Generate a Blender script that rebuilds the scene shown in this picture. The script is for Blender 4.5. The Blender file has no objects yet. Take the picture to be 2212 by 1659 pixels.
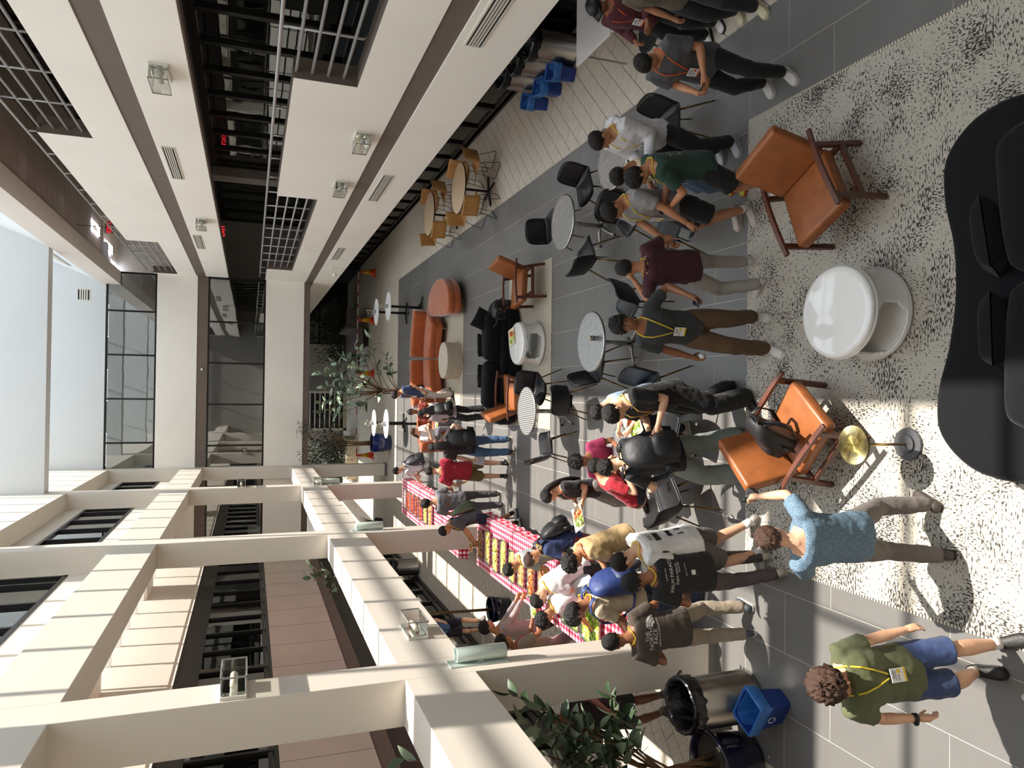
import bpy, bmesh, math, random
import numpy as np
from mathutils import Vector, Matrix, noise
random.seed(7); rng = np.random.default_rng(7)
PI = math.pi
S = bpy.context.scene
C = S.collection

# ---------------------------------------------------------------- camera, sky, sun, exposure
F, PITCH, ROLL, YAW, H = 1571.93, 0.345482539, 0.0159477295, -0.0126505083, 5.0
def cam_axes():
    cp, sp = math.cos(PITCH), math.sin(PITCH)
    fw = np.array([0, cp, -sp]); rt = np.array([1., 0, 0]); up = np.cross(rt, fw)
    cy, sy = math.cos(YAW), math.sin(YAW)
    Rz = np.array([[cy, -sy, 0], [sy, cy, 0], [0, 0, 1]])
    rt, fw, up = Rz @ rt, Rz @ fw, Rz @ up
    r2 = math.cos(ROLL)*rt + math.sin(ROLL)*up
    u2 = -math.sin(ROLL)*rt + math.cos(ROLL)*up
    return r2, u2, fw
R2, U2, FW = cam_axes()
def ray(x, y): return R2*(829.5-y) + U2*(1106-x) + FW*F
def g(x, y, z=0.):
    """point of height z seen at pixel (x, y) of the 2212x1659 frame"""
    v = ray(x, y); t = (z-H)/v[2]
    return Vector((v[0]*t, v[1]*t, z))
def onX(x, y, X):
    v = ray(x, y); t = X/v[0]; return Vector((X, v[1]*t, H+v[2]*t))
def onY(x, y, Y):
    v = ray(x, y); t = Y/v[1]; return Vector((v[0]*t, Y, H+v[2]*t))
cd = bpy.data.cameras.new('camera'); cam = bpy.data.objects.new('camera', cd); C.objects.link(cam)
cd.sensor_fit = 'HORIZONTAL'; cd.sensor_width = 36; cd.lens = F/2212*36; cd.clip_end = 300
m = Matrix.Identity(4)
for i in range(3):
    m[i][0] = -U2[i]; m[i][1] = R2[i]; m[i][2] = -FW[i]
m[2][3] = H
cam.matrix_world = m
S.camera = cam
w = bpy.data.worlds.new('sky'); S.world = w; w.use_nodes = True
bg = w.node_tree.nodes['Background']; bg.inputs[0].default_value = (0.80, 0.90, 1.0, 1); bg.inputs[1].default_value = 2.9
SUN = Vector((-.37, -.13, -1)).normalized()
sd = bpy.data.lights.new('sun', 'SUN'); sd.energy = 11.0; sd.angle = math.radians(.6); sd.color = (1, .93, .84)
so = bpy.data.objects.new('sun', sd); C.objects.link(so); so.rotation_euler = SUN.to_track_quat('-Z', 'Y').to_euler(); so.location = (8, 10, 30)
vs = S.view_settings; vs.view_transform = 'Standard'; vs.look = 'None'; vs.gamma = 1; vs.exposure = -0.14; vs.use_curve_mapping = False
S.cycles.diffuse_bounces = 6; S.cycles.max_bounces = 10; S.cycles.glossy_bounces = 4; S.cycles.transparent_max_bounces = 10

# ---------------------------------------------------------------- helpers
def lin(c):
    if isinstance(c, str):
        c = c.lstrip('#'); c = [int(c[i:i+2], 16)/255 for i in (0, 2, 4)]
    return tuple(v/12.92 if v <= .04045 else ((v+.055)/1.055)**2.4 for v in c)
_M = {}
def mat(name, col, rough=.6, metal=0, var=0, vs_=8, bump=0, bs=60, stretch=(1, 1, 1), sheen=0, spec=.5, emit=0, coat=0, obj=True):
    if name in _M: return _M[name]
    M = bpy.data.materials.new(name); M.use_nodes = True; nt = M.node_tree; b = nt.nodes['Principled BSDF']
    c = lin(col)
    b.inputs['Base Color'].default_value = (*c, 1); b.inputs['Roughness'].default_value = rough; b.inputs['Metallic'].default_value = metal
    b.inputs['Specular IOR Level'].default_value = spec
    if sheen: b.inputs['Sheen Weight'].default_value = sheen
    if coat: b.inputs['Coat Weight'].default_value = coat
    if emit:
        b.inputs['Emission Color'].default_value = (*c, 1); b.inputs['Emission Strength'].default_value = emit
    if var or bump:
        tc = nt.nodes.new('ShaderNodeTexCoord'); mp = nt.nodes.new('ShaderNodeMapping'); mp.inputs['Scale'].default_value = stretch
        nt.links.new(tc.outputs['Object'], mp.inputs[0])
    if var:
        n = nt.nodes.new('ShaderNodeTexNoise'); n.inputs['Scale'].default_value = vs_; n.inputs['Detail'].default_value = 5
        nt.links.new(mp.outputs[0], n.inputs[0])
        r = nt.nodes.new('ShaderNodeValToRGB')
        r.color_ramp.elements[0].position = .3; r.color_ramp.elements[1].position = .7
        r.color_ramp.elements[0].color = (*[max(0, v*(1-var)) for v in c], 1); r.color_ramp.elements[1].color = (*[min(1, v*(1+var)) for v in c], 1)
        nt.links.new(n.outputs[0], r.inputs[0]); nt.links.new(r.outputs[0], b.inputs['Base Color'])
    if bump:
        n = nt.nodes.new('ShaderNodeTexNoise'); n.inputs['Scale'].default_value = bs; n.inputs['Detail'].default_value = 4
        nt.links.new(mp.outputs[0], n.inputs[0])
        bp = nt.nodes.new('ShaderNodeBump'); bp.inputs['Strength'].default_value = bump; bp.inputs['Distance'].default_value = .02
        nt.links.new(n.outputs[0], bp.inputs['Height']); nt.links.new(bp.outputs[0], b.inputs['Normal'])
    _M[name] = M; return M

class MB:
    """collects shapes; build() links them as one mesh object"""
    def __init__(s): s.v = []; s.f = []; s.mi = []; s.cur = 0
    def add(s, vs, fs):
        o = len(s.v); s.v += [tuple(v) for v in vs]
        for f in fs: s.f.append(tuple(o+i for i in f)); s.mi.append(s.cur)
        return s
    def box(s, a, b, R=None, at=None):
        x0, y0, z0 = a; x1, y1, z1 = b
        vs = [Vector(p) for p in ((x0, y0, z0), (x1, y0, z0), (x1, y1, z0), (x0, y1, z0), (x0, y0, z1), (x1, y0, z1), (x1, y1, z1), (x0, y1, z1))]
        if R is not None: vs = [R @ v for v in vs]
        if at is not None: vs = [v+Vector(at) for v in vs]
        return s.add(vs, [(0, 3, 2, 1), (4, 5, 6, 7), (0, 1, 5, 4), (1, 2, 6, 5), (2, 3, 7, 6), (3, 0, 4, 7)])
    def bar(s, p, q, w, h, up=(0, 0, 1)):
        p, q = Vector(p), Vector(q); d = (q-p).normalized(); sd = d.cross(Vector(up))
        if sd.length < 1e-4: sd = d.cross(Vector((1, 0, 0)))
        sd.normalize(); u = sd.cross(d)
        vs = [c + sd*(a*w/2) + u*(b*h/2) for c in (p, q) for a, b in ((-1, -1), (1, -1), (1, 1), (-1, 1))]
        return s.add(vs, [(0, 1, 2, 3), (4, 7, 6, 5), (0, 4, 5, 1), (1, 5, 6, 2), (2, 6, 7, 3), (3, 7, 4, 0)])
    def tube(s, pts, r, n=8, closed=False, cap=True):
        pts = [Vector(p) for p in pts]; m = len(pts)
        rs = r if isinstance(r, (list, tuple)) else [r]*m
        rings = []; prev = None
        for i, p in enumerate(pts):
            if closed: d = pts[(i+1) % m]-pts[i-1]
            else: d = pts[min(i+1, m-1)]-pts[max(i-1, 0)]
            if d.length < 1e-9: d = Vector((0, 0, 1))
            d.normalize()
            if prev is None:
                a = d.cross(Vector((0, 0, 1)))
                if a.length < .1: a = d.cross(Vector((1, 0, 0)))
            else: a = prev - d*prev.dot(d)
            a.normalize(); prev = a; b = d.cross(a)
            rr = rs[i]; rx, ry = rr if isinstance(rr, (list, tuple)) else (rr, rr)
            rings.append([p + a*(math.cos(2*PI*k/n)*rx) + b*(math.sin(2*PI*k/n)*ry) for k in range(n)])
        return s.loft(rings, closed, cap)
    def loft(s, rings, closed=False, cap=True):
        n = len(rings[0]); m = len(rings); vs = [v for r in rings for v in r]; fs = []
        for i in range(m if closed else m-1):
            j = (i+1) % m
            for k in range(n):
                l = (k+1) % n; fs.append((i*n+k, i*n+l, j*n+l, j*n+k))
        if cap and not closed:
            fs.append(tuple(range(n-1, -1, -1))); fs.append(tuple((m-1)*n+k for k in range(n)))
        return s.add(vs, fs)
    def lathe(s, prof, at=(0, 0, 0), n=24, cap=True, R=None):
        rings = []
        for r, z in prof:
            ring = [Vector((r*math.cos(2*PI*k/n), r*math.sin(2*PI*k/n), z)) for k in range(n)]
            if R is not None: ring = [R @ v for v in ring]
            rings.append([v+Vector(at) for v in ring])
        return s.loft(rings, False, cap)
    def sphere(s, c, r, n=12, m=8, R=None):
        rx, ry, rz = r if isinstance(r, (list, tuple)) else (r, r, r); rings = []
        for i in range(m+1):
            t = PI*min(max(i/m, .012), .988)
            ring = [Vector((rx*math.sin(t)*math.cos(2*PI*k/n), ry*math.sin(t)*math.sin(2*PI*k/n), -rz*math.cos(t))) for k in range(n)]
            if R is not None: ring = [R @ v for v in ring]
            rings.append([v+Vector(c) for v in ring])
        return s.loft(rings)
    def prism(s, poly, z0, z1):
        n = len(poly); vs = [(x, y, z0) for x, y in poly]+[(x, y, z1) for x, y in poly]
        fs = [tuple(range(n-1, -1, -1)), tuple(range(n, 2*n))]+[(i, (i+1) % n, n+(i+1) % n, n+i) for i in range(n)]
        return s.add(vs, fs)
    def xf(s, R=None, at=None):
        for i, v in enumerate(s.v):
            v = Vector(v)
            if R is not None: v = R @ v
            if at is not None: v = v+Vector(at)
            s.v[i] = tuple(v)
        return s
    def mesh(s, name, mats, smooth=False):
        me = bpy.data.meshes.new(name); me.from_pydata(s.v, [], s.f)
        for mm in (mats if isinstance(mats, (list, tuple)) else [mats]): me.materials.append(mm)
        if len(set(s.mi)) > 1: me.polygons.foreach_set('material_index', s.mi)
        if smooth: me.polygons.foreach_set('use_smooth', [True]*len(me.polygons))
        me.update(); return me
    def build(s, name, mats, parent=None, smooth=False, bevel=0, seg=2, sub=0):
        o = bpy.data.objects.new(name, s.mesh(name, mats, smooth)); C.objects.link(o)
        if parent is not None: o.parent = parent
        if bevel:
            b = o.modifiers.new('bevel', 'BEVEL'); b.width = bevel; b.segments = seg; b.limit_method = 'ANGLE'; b.angle_limit = math.radians(40)
        if sub:
            b = o.modifiers.new('sub', 'SUBSURF'); b.levels = sub; b.render_levels = sub
        return o
def rz(a): return Matrix.Rotation(a, 3, 'Z')
def rx(a): return Matrix.Rotation(a, 3, 'X')
def ry(a): return Matrix.Rotation(a, 3, 'Y')
def tag(o, label=None, cat=None, group=None, kind=None):
    if label: o['label'] = label
    if cat: o['category'] = cat
    if group: o['group'] = group
    if kind: o['kind'] = kind
    return o
def thing(name, label, cat, loc=(0, 0, 0), rot=0, group=None):
    o = bpy.data.objects.new(name, None); C.objects.link(o); o.location = loc; o.rotation_euler = (0, 0, rot); o.empty_display_size = .1
    return tag(o, label, cat, group)
def struct(o): o['kind'] = 'structure'; return o
def inst(o, name, parent, loc=(0, 0, 0), rot=(0, 0, 0)):
    """another piece sharing the mesh of o"""
    c = o.copy(); c.name = name; C.objects.link(c); c.parent = parent; c.location = loc; c.rotation_euler = rot; return c
def copy_tree(o, parent=None):
    c = o.copy(); C.objects.link(c); c.parent = parent
    for ch in list(o.children): copy_tree(ch, c)
    return c
def dup(o, loc, rot, label=None, group=None):
    c = copy_tree(o); c.location = loc; c.rotation_euler = (0, 0, rot)
    if label: c['label'] = label
    if group: c['group'] = group
    return c

# ---------------------------------------------------------------- materials of the building
WHITE = mat('white_paint', '#f2ede4', .65, var=.03, vs_=.7, bump=.03, bs=90)
WHITE2 = mat('cool_white_paint', '#c9cccc', .7, var=.02, vs_=.5)
FRAMEW = mat('frame_paint', '#d9d1c5', .6, var=.02, vs_=.7)  # white darkened on the left frame to hold back its sunlit brightness
NEARW = mat('near_wall_paint', '#8a8580', .8)  # unseen wall toned dark so less sun bounces onto the column fronts
TAUPE = mat('taupe_paint', '#6a5d54', .6, var=.05, vs_=3)
TAUPEW = mat('taupe_wall_paint', '#cabdb2', .7, var=.04, vs_=1.5)
BLACKF = mat('black_metal_frame', '#151413', .35, .3)
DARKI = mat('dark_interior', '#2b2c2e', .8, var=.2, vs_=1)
CEILT = mat('brown_ceiling_tile', '#d0c3b7', .8, var=.05, vs_=2)
GROUT = mat('grout', '#b9b2a6', .9)
STEEL = mat('galvanised_pipe', '#aaa8a6', .4, .4, var=.05)
SLAT = mat('vent_grey', '#cfcabd', .5)
SLOTSHADE = mat('vent_gap', '#111118', .9)  # near-black colour standing in for the shade between vent slats
def glass_mat(name, tint, refl):
    if name in _M: return _M[name]
    M = bpy.data.materials.new(name); M.use_nodes = True; nt = M.node_tree; nt.nodes.remove(nt.nodes['Principled BSDF'])
    out = nt.nodes['Material Output']; tr = nt.nodes.new('ShaderNodeBsdfTransparent'); tr.inputs[0].default_value = (*tint, 1)
    gl = nt.nodes.new('ShaderNodeBsdfGlossy'); gl.inputs['Roughness'].default_value = .01; gl.inputs['Color'].default_value = (.92, .95, .95, 1)
    n = nt.nodes.new('ShaderNodeTexNoise'); n.inputs['Scale'].default_value = 1.3; bp = nt.nodes.new('ShaderNodeBump'); bp.inputs['Strength'].default_value = .03; bp.inputs['Distance'].default_value = .05
    tc = nt.nodes.new('ShaderNodeTexCoord'); nt.links.new(tc.outputs['Object'], n.inputs[0]); nt.links.new(n.outputs[0], bp.inputs['Height']); nt.links.new(bp.outputs[0], gl.inputs['Normal'])
    fr = nt.nodes.new('ShaderNodeFresnel'); fr.inputs[0].default_value = 1.5
    ad = nt.nodes.new('ShaderNodeMath'); ad.operation = 'ADD'; ad.use_clamp = True; ad.inputs[1].default_value = refl; nt.links.new(fr.outputs[0], ad.inputs[0])
    mx = nt.nodes.new('ShaderNodeMixShader'); nt.links.new(ad.outputs[0], mx.inputs[0]); nt.links.new(tr.outputs[0], mx.inputs[1]); nt.links.new(gl.outputs[0], mx.inputs[2])
    nt.links.new(mx.outputs[0], out.inputs[0]); _M[name] = M; return M
GLASS = glass_mat('window_glass', (.55, .57, .56), .22)
GLASSD = glass_mat('dark_window_glass', (.35, .36, .37), .08)
def floor_mat():
    M = mat('grey_floor_tile', '#6b6966', .42, var=.05, vs_=2.5, bump=.02, bs=200); return M
TILE = floor_mat()
PLANK = mat('carpet_plank', '#bdb3a3', .95, var=.2, vs_=5, stretch=(7, .6, 1), bump=.25, bs=150)
CARPETB = mat('carpet_base', '#4a443e', 1)

# ---------------------------------------------------------------- main levels
XA, XB = -2.78, -3.23          # right and left face of the white frame on the left
XL = -5.5                      # left gallery parapet and glass
XR, XW = 4.02, 6.12            # right gallery front and its back wall
YB = 28.1                      # front of the bridge at the far end
Y0, YE = -3.0, 46.0
COLS = [6.97, 14.42, 21.96, 27.9]

# floor: slab, grey tiles, carpet planks
fl = struct(MB().box((XL-4, Y0, -.2), (XW+4, YE, -.008)).build('floor', CARPETB))
gs = struct(MB().box((4.03-13*.597, Y0, -.1), (4.03, 26.1, -.0012)).build('floor_2', GROUT))
tm = MB().box((-.2955, -.597, -.03), (.2955, .597, .0)); t0 = tm.mesh('tile', TILE)
for k in range(13):
    xc = 4.03-.597*(k+.5); y = (5.86 if k % 2 == 0 else 5.262)-1.2*3
    while y < 26.1:
        y1 = min(y+1.2, 26.1)
        if y1-y > .05:
            if y1-y < 1.19: o = bpy.data.objects.new('tile', MB().box((-.2965, -(y1-y)/2+.0025, -.03), (.2965, (y1-y)/2-.0025, 0)).mesh('tile', TILE))
            else: o = bpy.data.objects.new('tile', t0)
            C.objects.link(o); o.parent = gs; o.location = (xc, (y+y1)/2, 0)
        y += 1.2
# carpet planks at 45 degrees, clipped to their strip of floor
def clip(poly, f):
    out = []
    for i, p in enumerate(poly):
        q = poly[(i+1) % len(poly)]; a, b = f(p), f(q)
        if a >= 0: out.append(p)
        if (a >= 0) != (b >= 0):
            t = a/(a-b); out.append((p[0]+(q[0]-p[0])*t, p[1]+(q[1]-p[1])*t))
    return out
def planks(x0, x1, ya, yb, ysplit, parent, W=.25, L=1.0):
    d = (math.sqrt(.5), math.sqrt(.5)); e = (-d[1], d[0]); far = MB(); near = 0
    u0 = int((x0*d[0]+ya*d[1])/L)-2; u1 = int((x1*d[0]+yb*d[1])/L)+2
    v0 = int((x1*e[0]+ya*e[1])/W)-2; v1 = int((x0*e[0]+yb*e[1])/W)+2
    for v in range(v0, v1):
        for u in range(u0, u1):
            o = (v*.37 % 1)*L; gp = .004
            cs = [(u*L+o+gp, v*W+gp), ((u+1)*L+o-gp, v*W+gp), ((u+1)*L+o-gp, (v+1)*W-gp), (u*L+o+gp, (v+1)*W-gp)]
            poly = [(a*d[0]+b*e[0], a*d[1]+b*e[1]) for a, b in cs]
            for f in (lambda p: p[0]-x0, lambda p: x1-p[0], lambda p: p[1]-ya, lambda p: yb-p[1]):
                poly = clip(poly, f)
                if len(poly) < 3: break
            if len(poly) < 3: continue
            cx = sum(p[0] for p in poly)/len(poly); cy = sum(p[1] for p in poly)/len(poly)
            if cy > ysplit or near >= 295: far.prism(poly, -.03, 0)
            else:
                near += 1
                o_ = MB().prism([(p[0]-cx, p[1]-cy) for p in poly], -.03, random.uniform(-.001, .001)).xf(rz(-PI/4)).build('plank', PLANK, parent)
                o_.location = (cx, cy, 0); o_.rotation_euler = (0, 0, PI/4)
    if far.v:
        o_ = far.xf(rz(-PI/4)).build('plank_field', PLANK, parent); o_.rotation_euler = (0, 0, PI/4); o_['kind'] = 'stuff'
cr = struct(MB().box((4.03, Y0, -.1), (XW+.3, 26.1, -.005)).build('floor_3', CARPETB)); planks(4.035, XW, 5, 26.1, 21, cr)
cl = struct(MB().box((XL-.4, Y0, -.1), (4.03-13*.597, 26.1, -.005)).build('floor_4', CARPETB)); planks(XL-.3, 4.03-13*.597-.005, 4, 26.1, 24, cl)
cf = struct(MB().box((XL-3, 26.1, -.1), (XW+3, YE, -.005)).build('floor_5', CARPETB)); planks(XL, XW, 26.105, 42, 26, cf)

# ---------------------------------------------------------------- left frame: columns and beams
PLINTH = mat('grey_plinth', '#6d6a68', .7)
for i, y in enumerate(COLS):
    c = struct(MB().box((XB, y, .1), (XA, y+.45, 12.0)).build('column', FRAMEW, bevel=.006))
    MB().box((XB-.012, y-.012, 0), (XA+.012, y+.462, .1)).build('plinth', PLINTH, c)
def beam(a, b, name='beam', m=None): return struct(MB().box(a, b).build(name, m or FRAMEW, bevel=.006))
ys = [Y0]+COLS
for i in range(len(COLS)):
    a = ys[i]+(.45 if i else 0); b = COLS[i]
    beam((XB, a, 2.84), (XA, b, 3.55))           # lower beam
    beam((XB, a, 6.53), (XA, b, 7.22))           # upper beam
    # clerestory panels over the third level, each 1.2 m
    wl = struct(MB().box((XB, a, 9.5), (XA-.02, b, 12.0)).build('wall_left_upper', FRAMEW))
    y = a
    while y < b-.02:
        e = min(y+1.215, b); MB().box((XA-.02, y+.003, 9.5), (XA, e-.003, 12.0)).build('panel', FRAMEW, wl); y = e
    # infill wall with a window between the upper beam and the clerestory
    inf = struct(MB().box((XB-.06, a, 7.22), (XB+.02, b, 7.87)).box((XB-.06, a, 9.05), (XB+.02, b, 9.5)).box((XB-.06, b-.14, 7.87), (XB+.02, b, 9.05)).box((XB-.06, a, 7.87), (XB+.02, a+.25, 9.05)).build('wall_left_infill', FRAMEW))
wn = [0]
def window(axis, pos, a, b, z0, z1, step, off=0, fw=.07, depth=.1, glass=None, rails=()):
    """window band in the plane x=pos (axis 'x') or y=pos: frame, mullions, panes"""
    wn[0] += 1; glass = glass or GLASS
    P = (lambda u, d, z: (pos+d, u, z)) if axis == 'x' else (lambda u, d, z: (u, pos+d, z))
    def bx(mb, u0, u1, d0, d1, za, zb):
        p, q = P(u0, d0, za), P(u1, d1, zb)
        return mb.box([min(p[i], q[i]) for i in range(3)], [max(p[i], q[i]) for i in range(3)])
    fr = MB(); bx(fr, a, b, -depth/2, depth/2, z0, z0+fw); bx(fr, a, b, -depth/2, depth/2, z1-fw, z1); bx(fr, a, a+fw, -depth/2, depth/2, z0, z1); bx(fr, b-fw, b, -depth/2, depth/2, z0, z1)
    o = struct(fr.build('window_%d' % wn[0], BLACKF))
    cuts = [a+fw]; u = a+off+step
    while u < b-fw-.1: cuts.append(u); u += step
    cuts.append(b-fw)
    for i, u in enumerate(cuts[1:-1]): bx(MB(), u-fw/2, u+fw/2, -depth/2-.01, depth/2+.01, z0+fw, z1-fw).build('mullion', BLACKF, o)
    for r in rails: bx(MB(), a, b, -depth/2, depth/2, r-fw/2, r+fw/2).build('transom', BLACKF, o)
    for i in range(len(cuts)-1): bx(MB(), cuts[i]+.01, cuts[i+1]-.01, -.006, .006, z0+fw*.6, z1-fw*.6).build('pane', glass, o)
    return o
for i in range(len(COLS)):
    a = ys[i]+(.45 if i else 0)+.25; b = COLS[i]-.14
    window('x', XB-.02, a, b, 7.87, 9.05, 1.2, .1, glass=GLASS)
# left gallery: taupe parapet, slab edge, 2nd-floor glass, dark head, white wall over it
struct(MB().box((XL-.2, Y0, 3.11), (XL, YB, 4.5)).build('wall_left_parapet', TAUPEW))
tj = MB()
for k in range(24): tj.box((XL-.001, Y0+1.3*k, 3.11), (XL+.003, Y0+1.3*k+.012, 4.5))
struct(tj.build('trim_1', mat('joint_line', '#8d827b', .8)))
struct(MB().box((XL-.25, Y0, 2.83), (XL-.04, YB, 3.11)).build('trim_2', TAUPE))
struct(MB().box((XL-.3, Y0, 2.3), (XL-.1, YB, 2.83)).build('wall_left_bulkhead', BLACKF))
window('x', XL-.1, Y0, YB, 4.5, 5.92, 1.2, .45, glass=GLASSD, rails=(4.62,))
struct(MB().box((XL-.16, Y0, 5.92), (XL-.05, YB, 6.27)).build('trim_3', BLACKF))
struct(MB().box((XL-.2, Y0, 6.27), (XL-.02, YB, 6.35)).build('trim_4', WHITE))
wl = struct(MB().box((XL-.2, Y0, 6.35), (XL-.03, YB, 8.2)).build('wall_left', FRAMEW))
y = Y0
while y < YB: MB().box((XL-.03, y+.003, 6.352), (XL, min(y+1.2, YB)-.003, 8.2)).build('panel', FRAMEW, wl); y += 1.2
window('x', -5.78, Y0, YB, .0, 2.35, 1.2, .9, fw=.11, glass=GLASSD, rails=(.2, .95))
# unseen aisle roof, its slot added to let sun onto the left wall
ar = MB().box((-4.83, Y0, 7.45), (XB-.06, YB, 7.6))
for y in COLS: ar.box((XL, y-.9, 7.45), (-4.83, y+.5, 7.6))
struct(ar.build('roof_aisle', WHITE))
sb = MB()
y = Y0
while y < YB: sb.box((XL, y, 7.5), (-4.83, y+.07, 7.62)); y += 1.2
struct(sb.build('trim_5', WHITE))  # bars added across the slot to stripe the sun on the wall

# ---------------------------------------------------------------- right galleries
def right_wall():
    W = .28                                        # parapet thickness
    # lower bulkhead, slab edge
    struct(MB().box((XR, Y0, 2.083), (XR+.2, YE, 2.83)).build('wall_right_bulkhead', WHITE, bevel=.004))
    struct(MB().box((XR+.02, Y0, 2.83), (XR+.25, YE, 3.11)).build('trim_6', TAUPE))
    struct(MB().box((XR+.2, Y0, 2.5), (XW, YE, 2.62)).build('ceiling_lower_gallery', WHITE))
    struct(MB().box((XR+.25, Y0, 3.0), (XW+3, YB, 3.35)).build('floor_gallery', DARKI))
    def parapet(z0, sill, top, notches, nm):
        m_ = MB().box((XR, Y0, z0), (XR+W, YB, sill)); y = Y0
        for a, b in notches:
            if a > y: m_.box((XR, y, sill), (XR+W, a, top))
            y = b
        if y < YB: m_.box((XR, y, sill), (XR+W, YB, top))
        o = struct(m_.build(nm, WHITE))
        lin_ = MB()
        for a, b in notches:
            lin_.box((XR+.002, a, sill-.001), (XR+W, b, sill+.004)).box((XR+.002, b-.004, sill), (XR+W, b+.001, top)).box((XR+.002, a-.001, sill), (XR+W, a+.004, top))
        y = Y0
        for a, b in notches+[(YB, YB)]:
            lin_.box((XR+.012, y, top-.001), (XR+W, a, top+.006)); y = b
        lin_.build('notch_lining', TAUPE, o)
    N2 = [(Y0+.5, 9.74), (15.8, 25.5)]; N3 = [(Y0+.5, 13.3), (22.1, 27.95)]
    parapet(3.11, 3.72, 4.53, N2, 'wall_right_parapet'); parapet(6.84, 7.44, 8.22, N3, 'wall_right_parapet_upper')
    struct(MB().box((XR, Y0, 5.784), (XR+.2, YB, 6.53)).build('wall_right_bulkhead_upper', WHITE, bevel=.004))
    struct(MB().box((XR+.03, Y0, 5.764), (XR+.2, YB, 5.784)).build('trim_7', TAUPE))
    struct(MB().box((XR+.02, Y0, 6.53), (XR+.25, YB, 6.84)).build('trim_8', TAUPE))
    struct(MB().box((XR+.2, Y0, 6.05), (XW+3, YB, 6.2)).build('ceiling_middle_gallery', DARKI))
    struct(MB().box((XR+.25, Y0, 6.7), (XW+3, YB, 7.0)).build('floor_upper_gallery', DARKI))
    # back walls
    window('x', XW, Y0, 36, 0, 2.5, 1.2, 1.0, fw=.13, glass=GLASSD, rails=(.12,))
    window('x', XW, Y0, 21.3, 3.35, 6.05, 1.2, 1.15, fw=.13, glass=GLASS, rails=(3.9,))
    struct(MB().box((XW-.3, 21.3, 3.35), (XW+.1, 21.9, 6.05)).build('wall_right_pier', mat('grey_pier', '#8f8a85', .7)))
    window('x', XW, 21.9, 25.2, 3.35, 6.05, 1.1, 0, fw=.13, glass=GLASS)
    window('x', XW, 25.2, YB, 3.35, 6.05, 1.4, 0, fw=.16, glass=GLASSD)
    struct(MB().box((XW, Y0, 7.0), (XW+.15, YB, 9.9)).build('wall_right_back', mat('brown_wall', '#6f655d', .7)))
    window('x', XW-.02, Y0, YB, 7.1, 8.9, 1.2, .3, fw=.1, glass=GLASSD)
    # ceiling tiles of the top gallery
    cg = struct(MB().box((XR, Y0, 9.86), (XW+.1, YB, 9.95)).build('ceiling', BLACKF))
    tl = MB().box((-.288, -.288, -.012), (.288, .288, .012)).mesh('ceiling_tile', CEILT); n = 0
    lt = mat('ceiling_tile_pale', '#e0d6cc', .8)
    tl2 = MB().box((-.288, -.288, -.012), (.288, .288, .012)).mesh('ceiling_tile', lt)
    for i in range(4):
        for j in range(52):
            if n > 290: break
            y = YB-.3-.59*j
            if XR+.6*i+.3 > XW+.1: continue
            n += 1; o = bpy.data.objects.new('ceiling_tile', tl2 if (j % 6 == 3 and i == 1) else tl); C.objects.link(o); o.parent = cg; o.location = (XR+.3+.59*i, y, 9.85)
    # roof edge beam and the sloping light well above it
    beam((3.57, Y0, 9.25), (XR, YB+.4, 9.86), 'beam_roof', mat('beam_grey_white', '#d8cfc6', .7))
    sl = MB().add([(3.57, Y0, 9.74), (3.57, YB+.3, 9.74), (4.8, YB+.3, 12.7), (4.8, Y0, 12.7), (3.9, Y0, 9.74), (3.9, YB+.3, 9.74), (5.1, YB+.3, 12.7), (5.1, Y0, 12.7)], [(0, 1, 2, 3), (7, 6, 5, 4), (0, 4, 5, 1), (1, 5, 6, 2), (2, 6, 7, 3), (3, 7, 4, 0)])
    struct(sl.build('wall_right_upper', WHITE2))
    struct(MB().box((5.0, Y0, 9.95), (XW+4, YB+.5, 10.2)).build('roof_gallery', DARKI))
right_wall()

# ---------------------------------------------------------------- bridge at the far end
def bridge():
    D = .25
    struct(MB().box((XB-2.3, YB, 3.147), (XR, YB+D, 4.5)).build('wall_far_parapet', WHITE))
    struct(MB().box((XB-2.3, YB+.02, 2.93), (XR+.02, YB+D, 3.147)).build('trim_9', TAUPE))
    struct(MB().box((XB-2.3, YB+.05, 2.95), (XW+2, YB+3.2, 3.3)).build('floor_bridge', WHITE))
    window('y', YB+.08, XB-2.2, XR, 4.5, 6.45, 1.48, -.02+(-2.0-(XB-2.2))%1.48-0, fw=.06, glass=GLASS)
    struct(MB().box((XB-2.3, YB+.02, 6.45), (XR+.02, YB+D, 6.8)).build('trim_10', TAUPE))
    struct(MB().box((XB-2.3, YB, 6.8), (XR, YB+D, 8.1)).build('wall_far_parapet_upper', WHITE))
    window('y', YB+.08, XB-2.2, XR, 8.1, 9.68, 1.52, (-1.89-(XB-2.2)) % 1.52, fw=.06, glass=GLASS)
    struct(MB().box((XB-2.3, YB, 9.68), (5, YB+D, 12.6)).build('wall_far', WHITE2))
    struct(MB().box((XB-2.3, YB+.3, 6.3), (XW+2, YB+3.2, 6.5)).build('floor_bridge_upper', WHITE))
    struct(MB().box((XB-2.3, YB+3.2, 2.95), (XW+2, YB+3.4, 12)).build('wall_far_back', mat('bridge_inner_wall', '#b9b6ac', .7)))
    struct(MB().box((XB-2.3, YB+D, 9.86), (XW+2, YB+3.2, 10)).build('ceiling_bridge', CEILT))
bridge()

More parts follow.
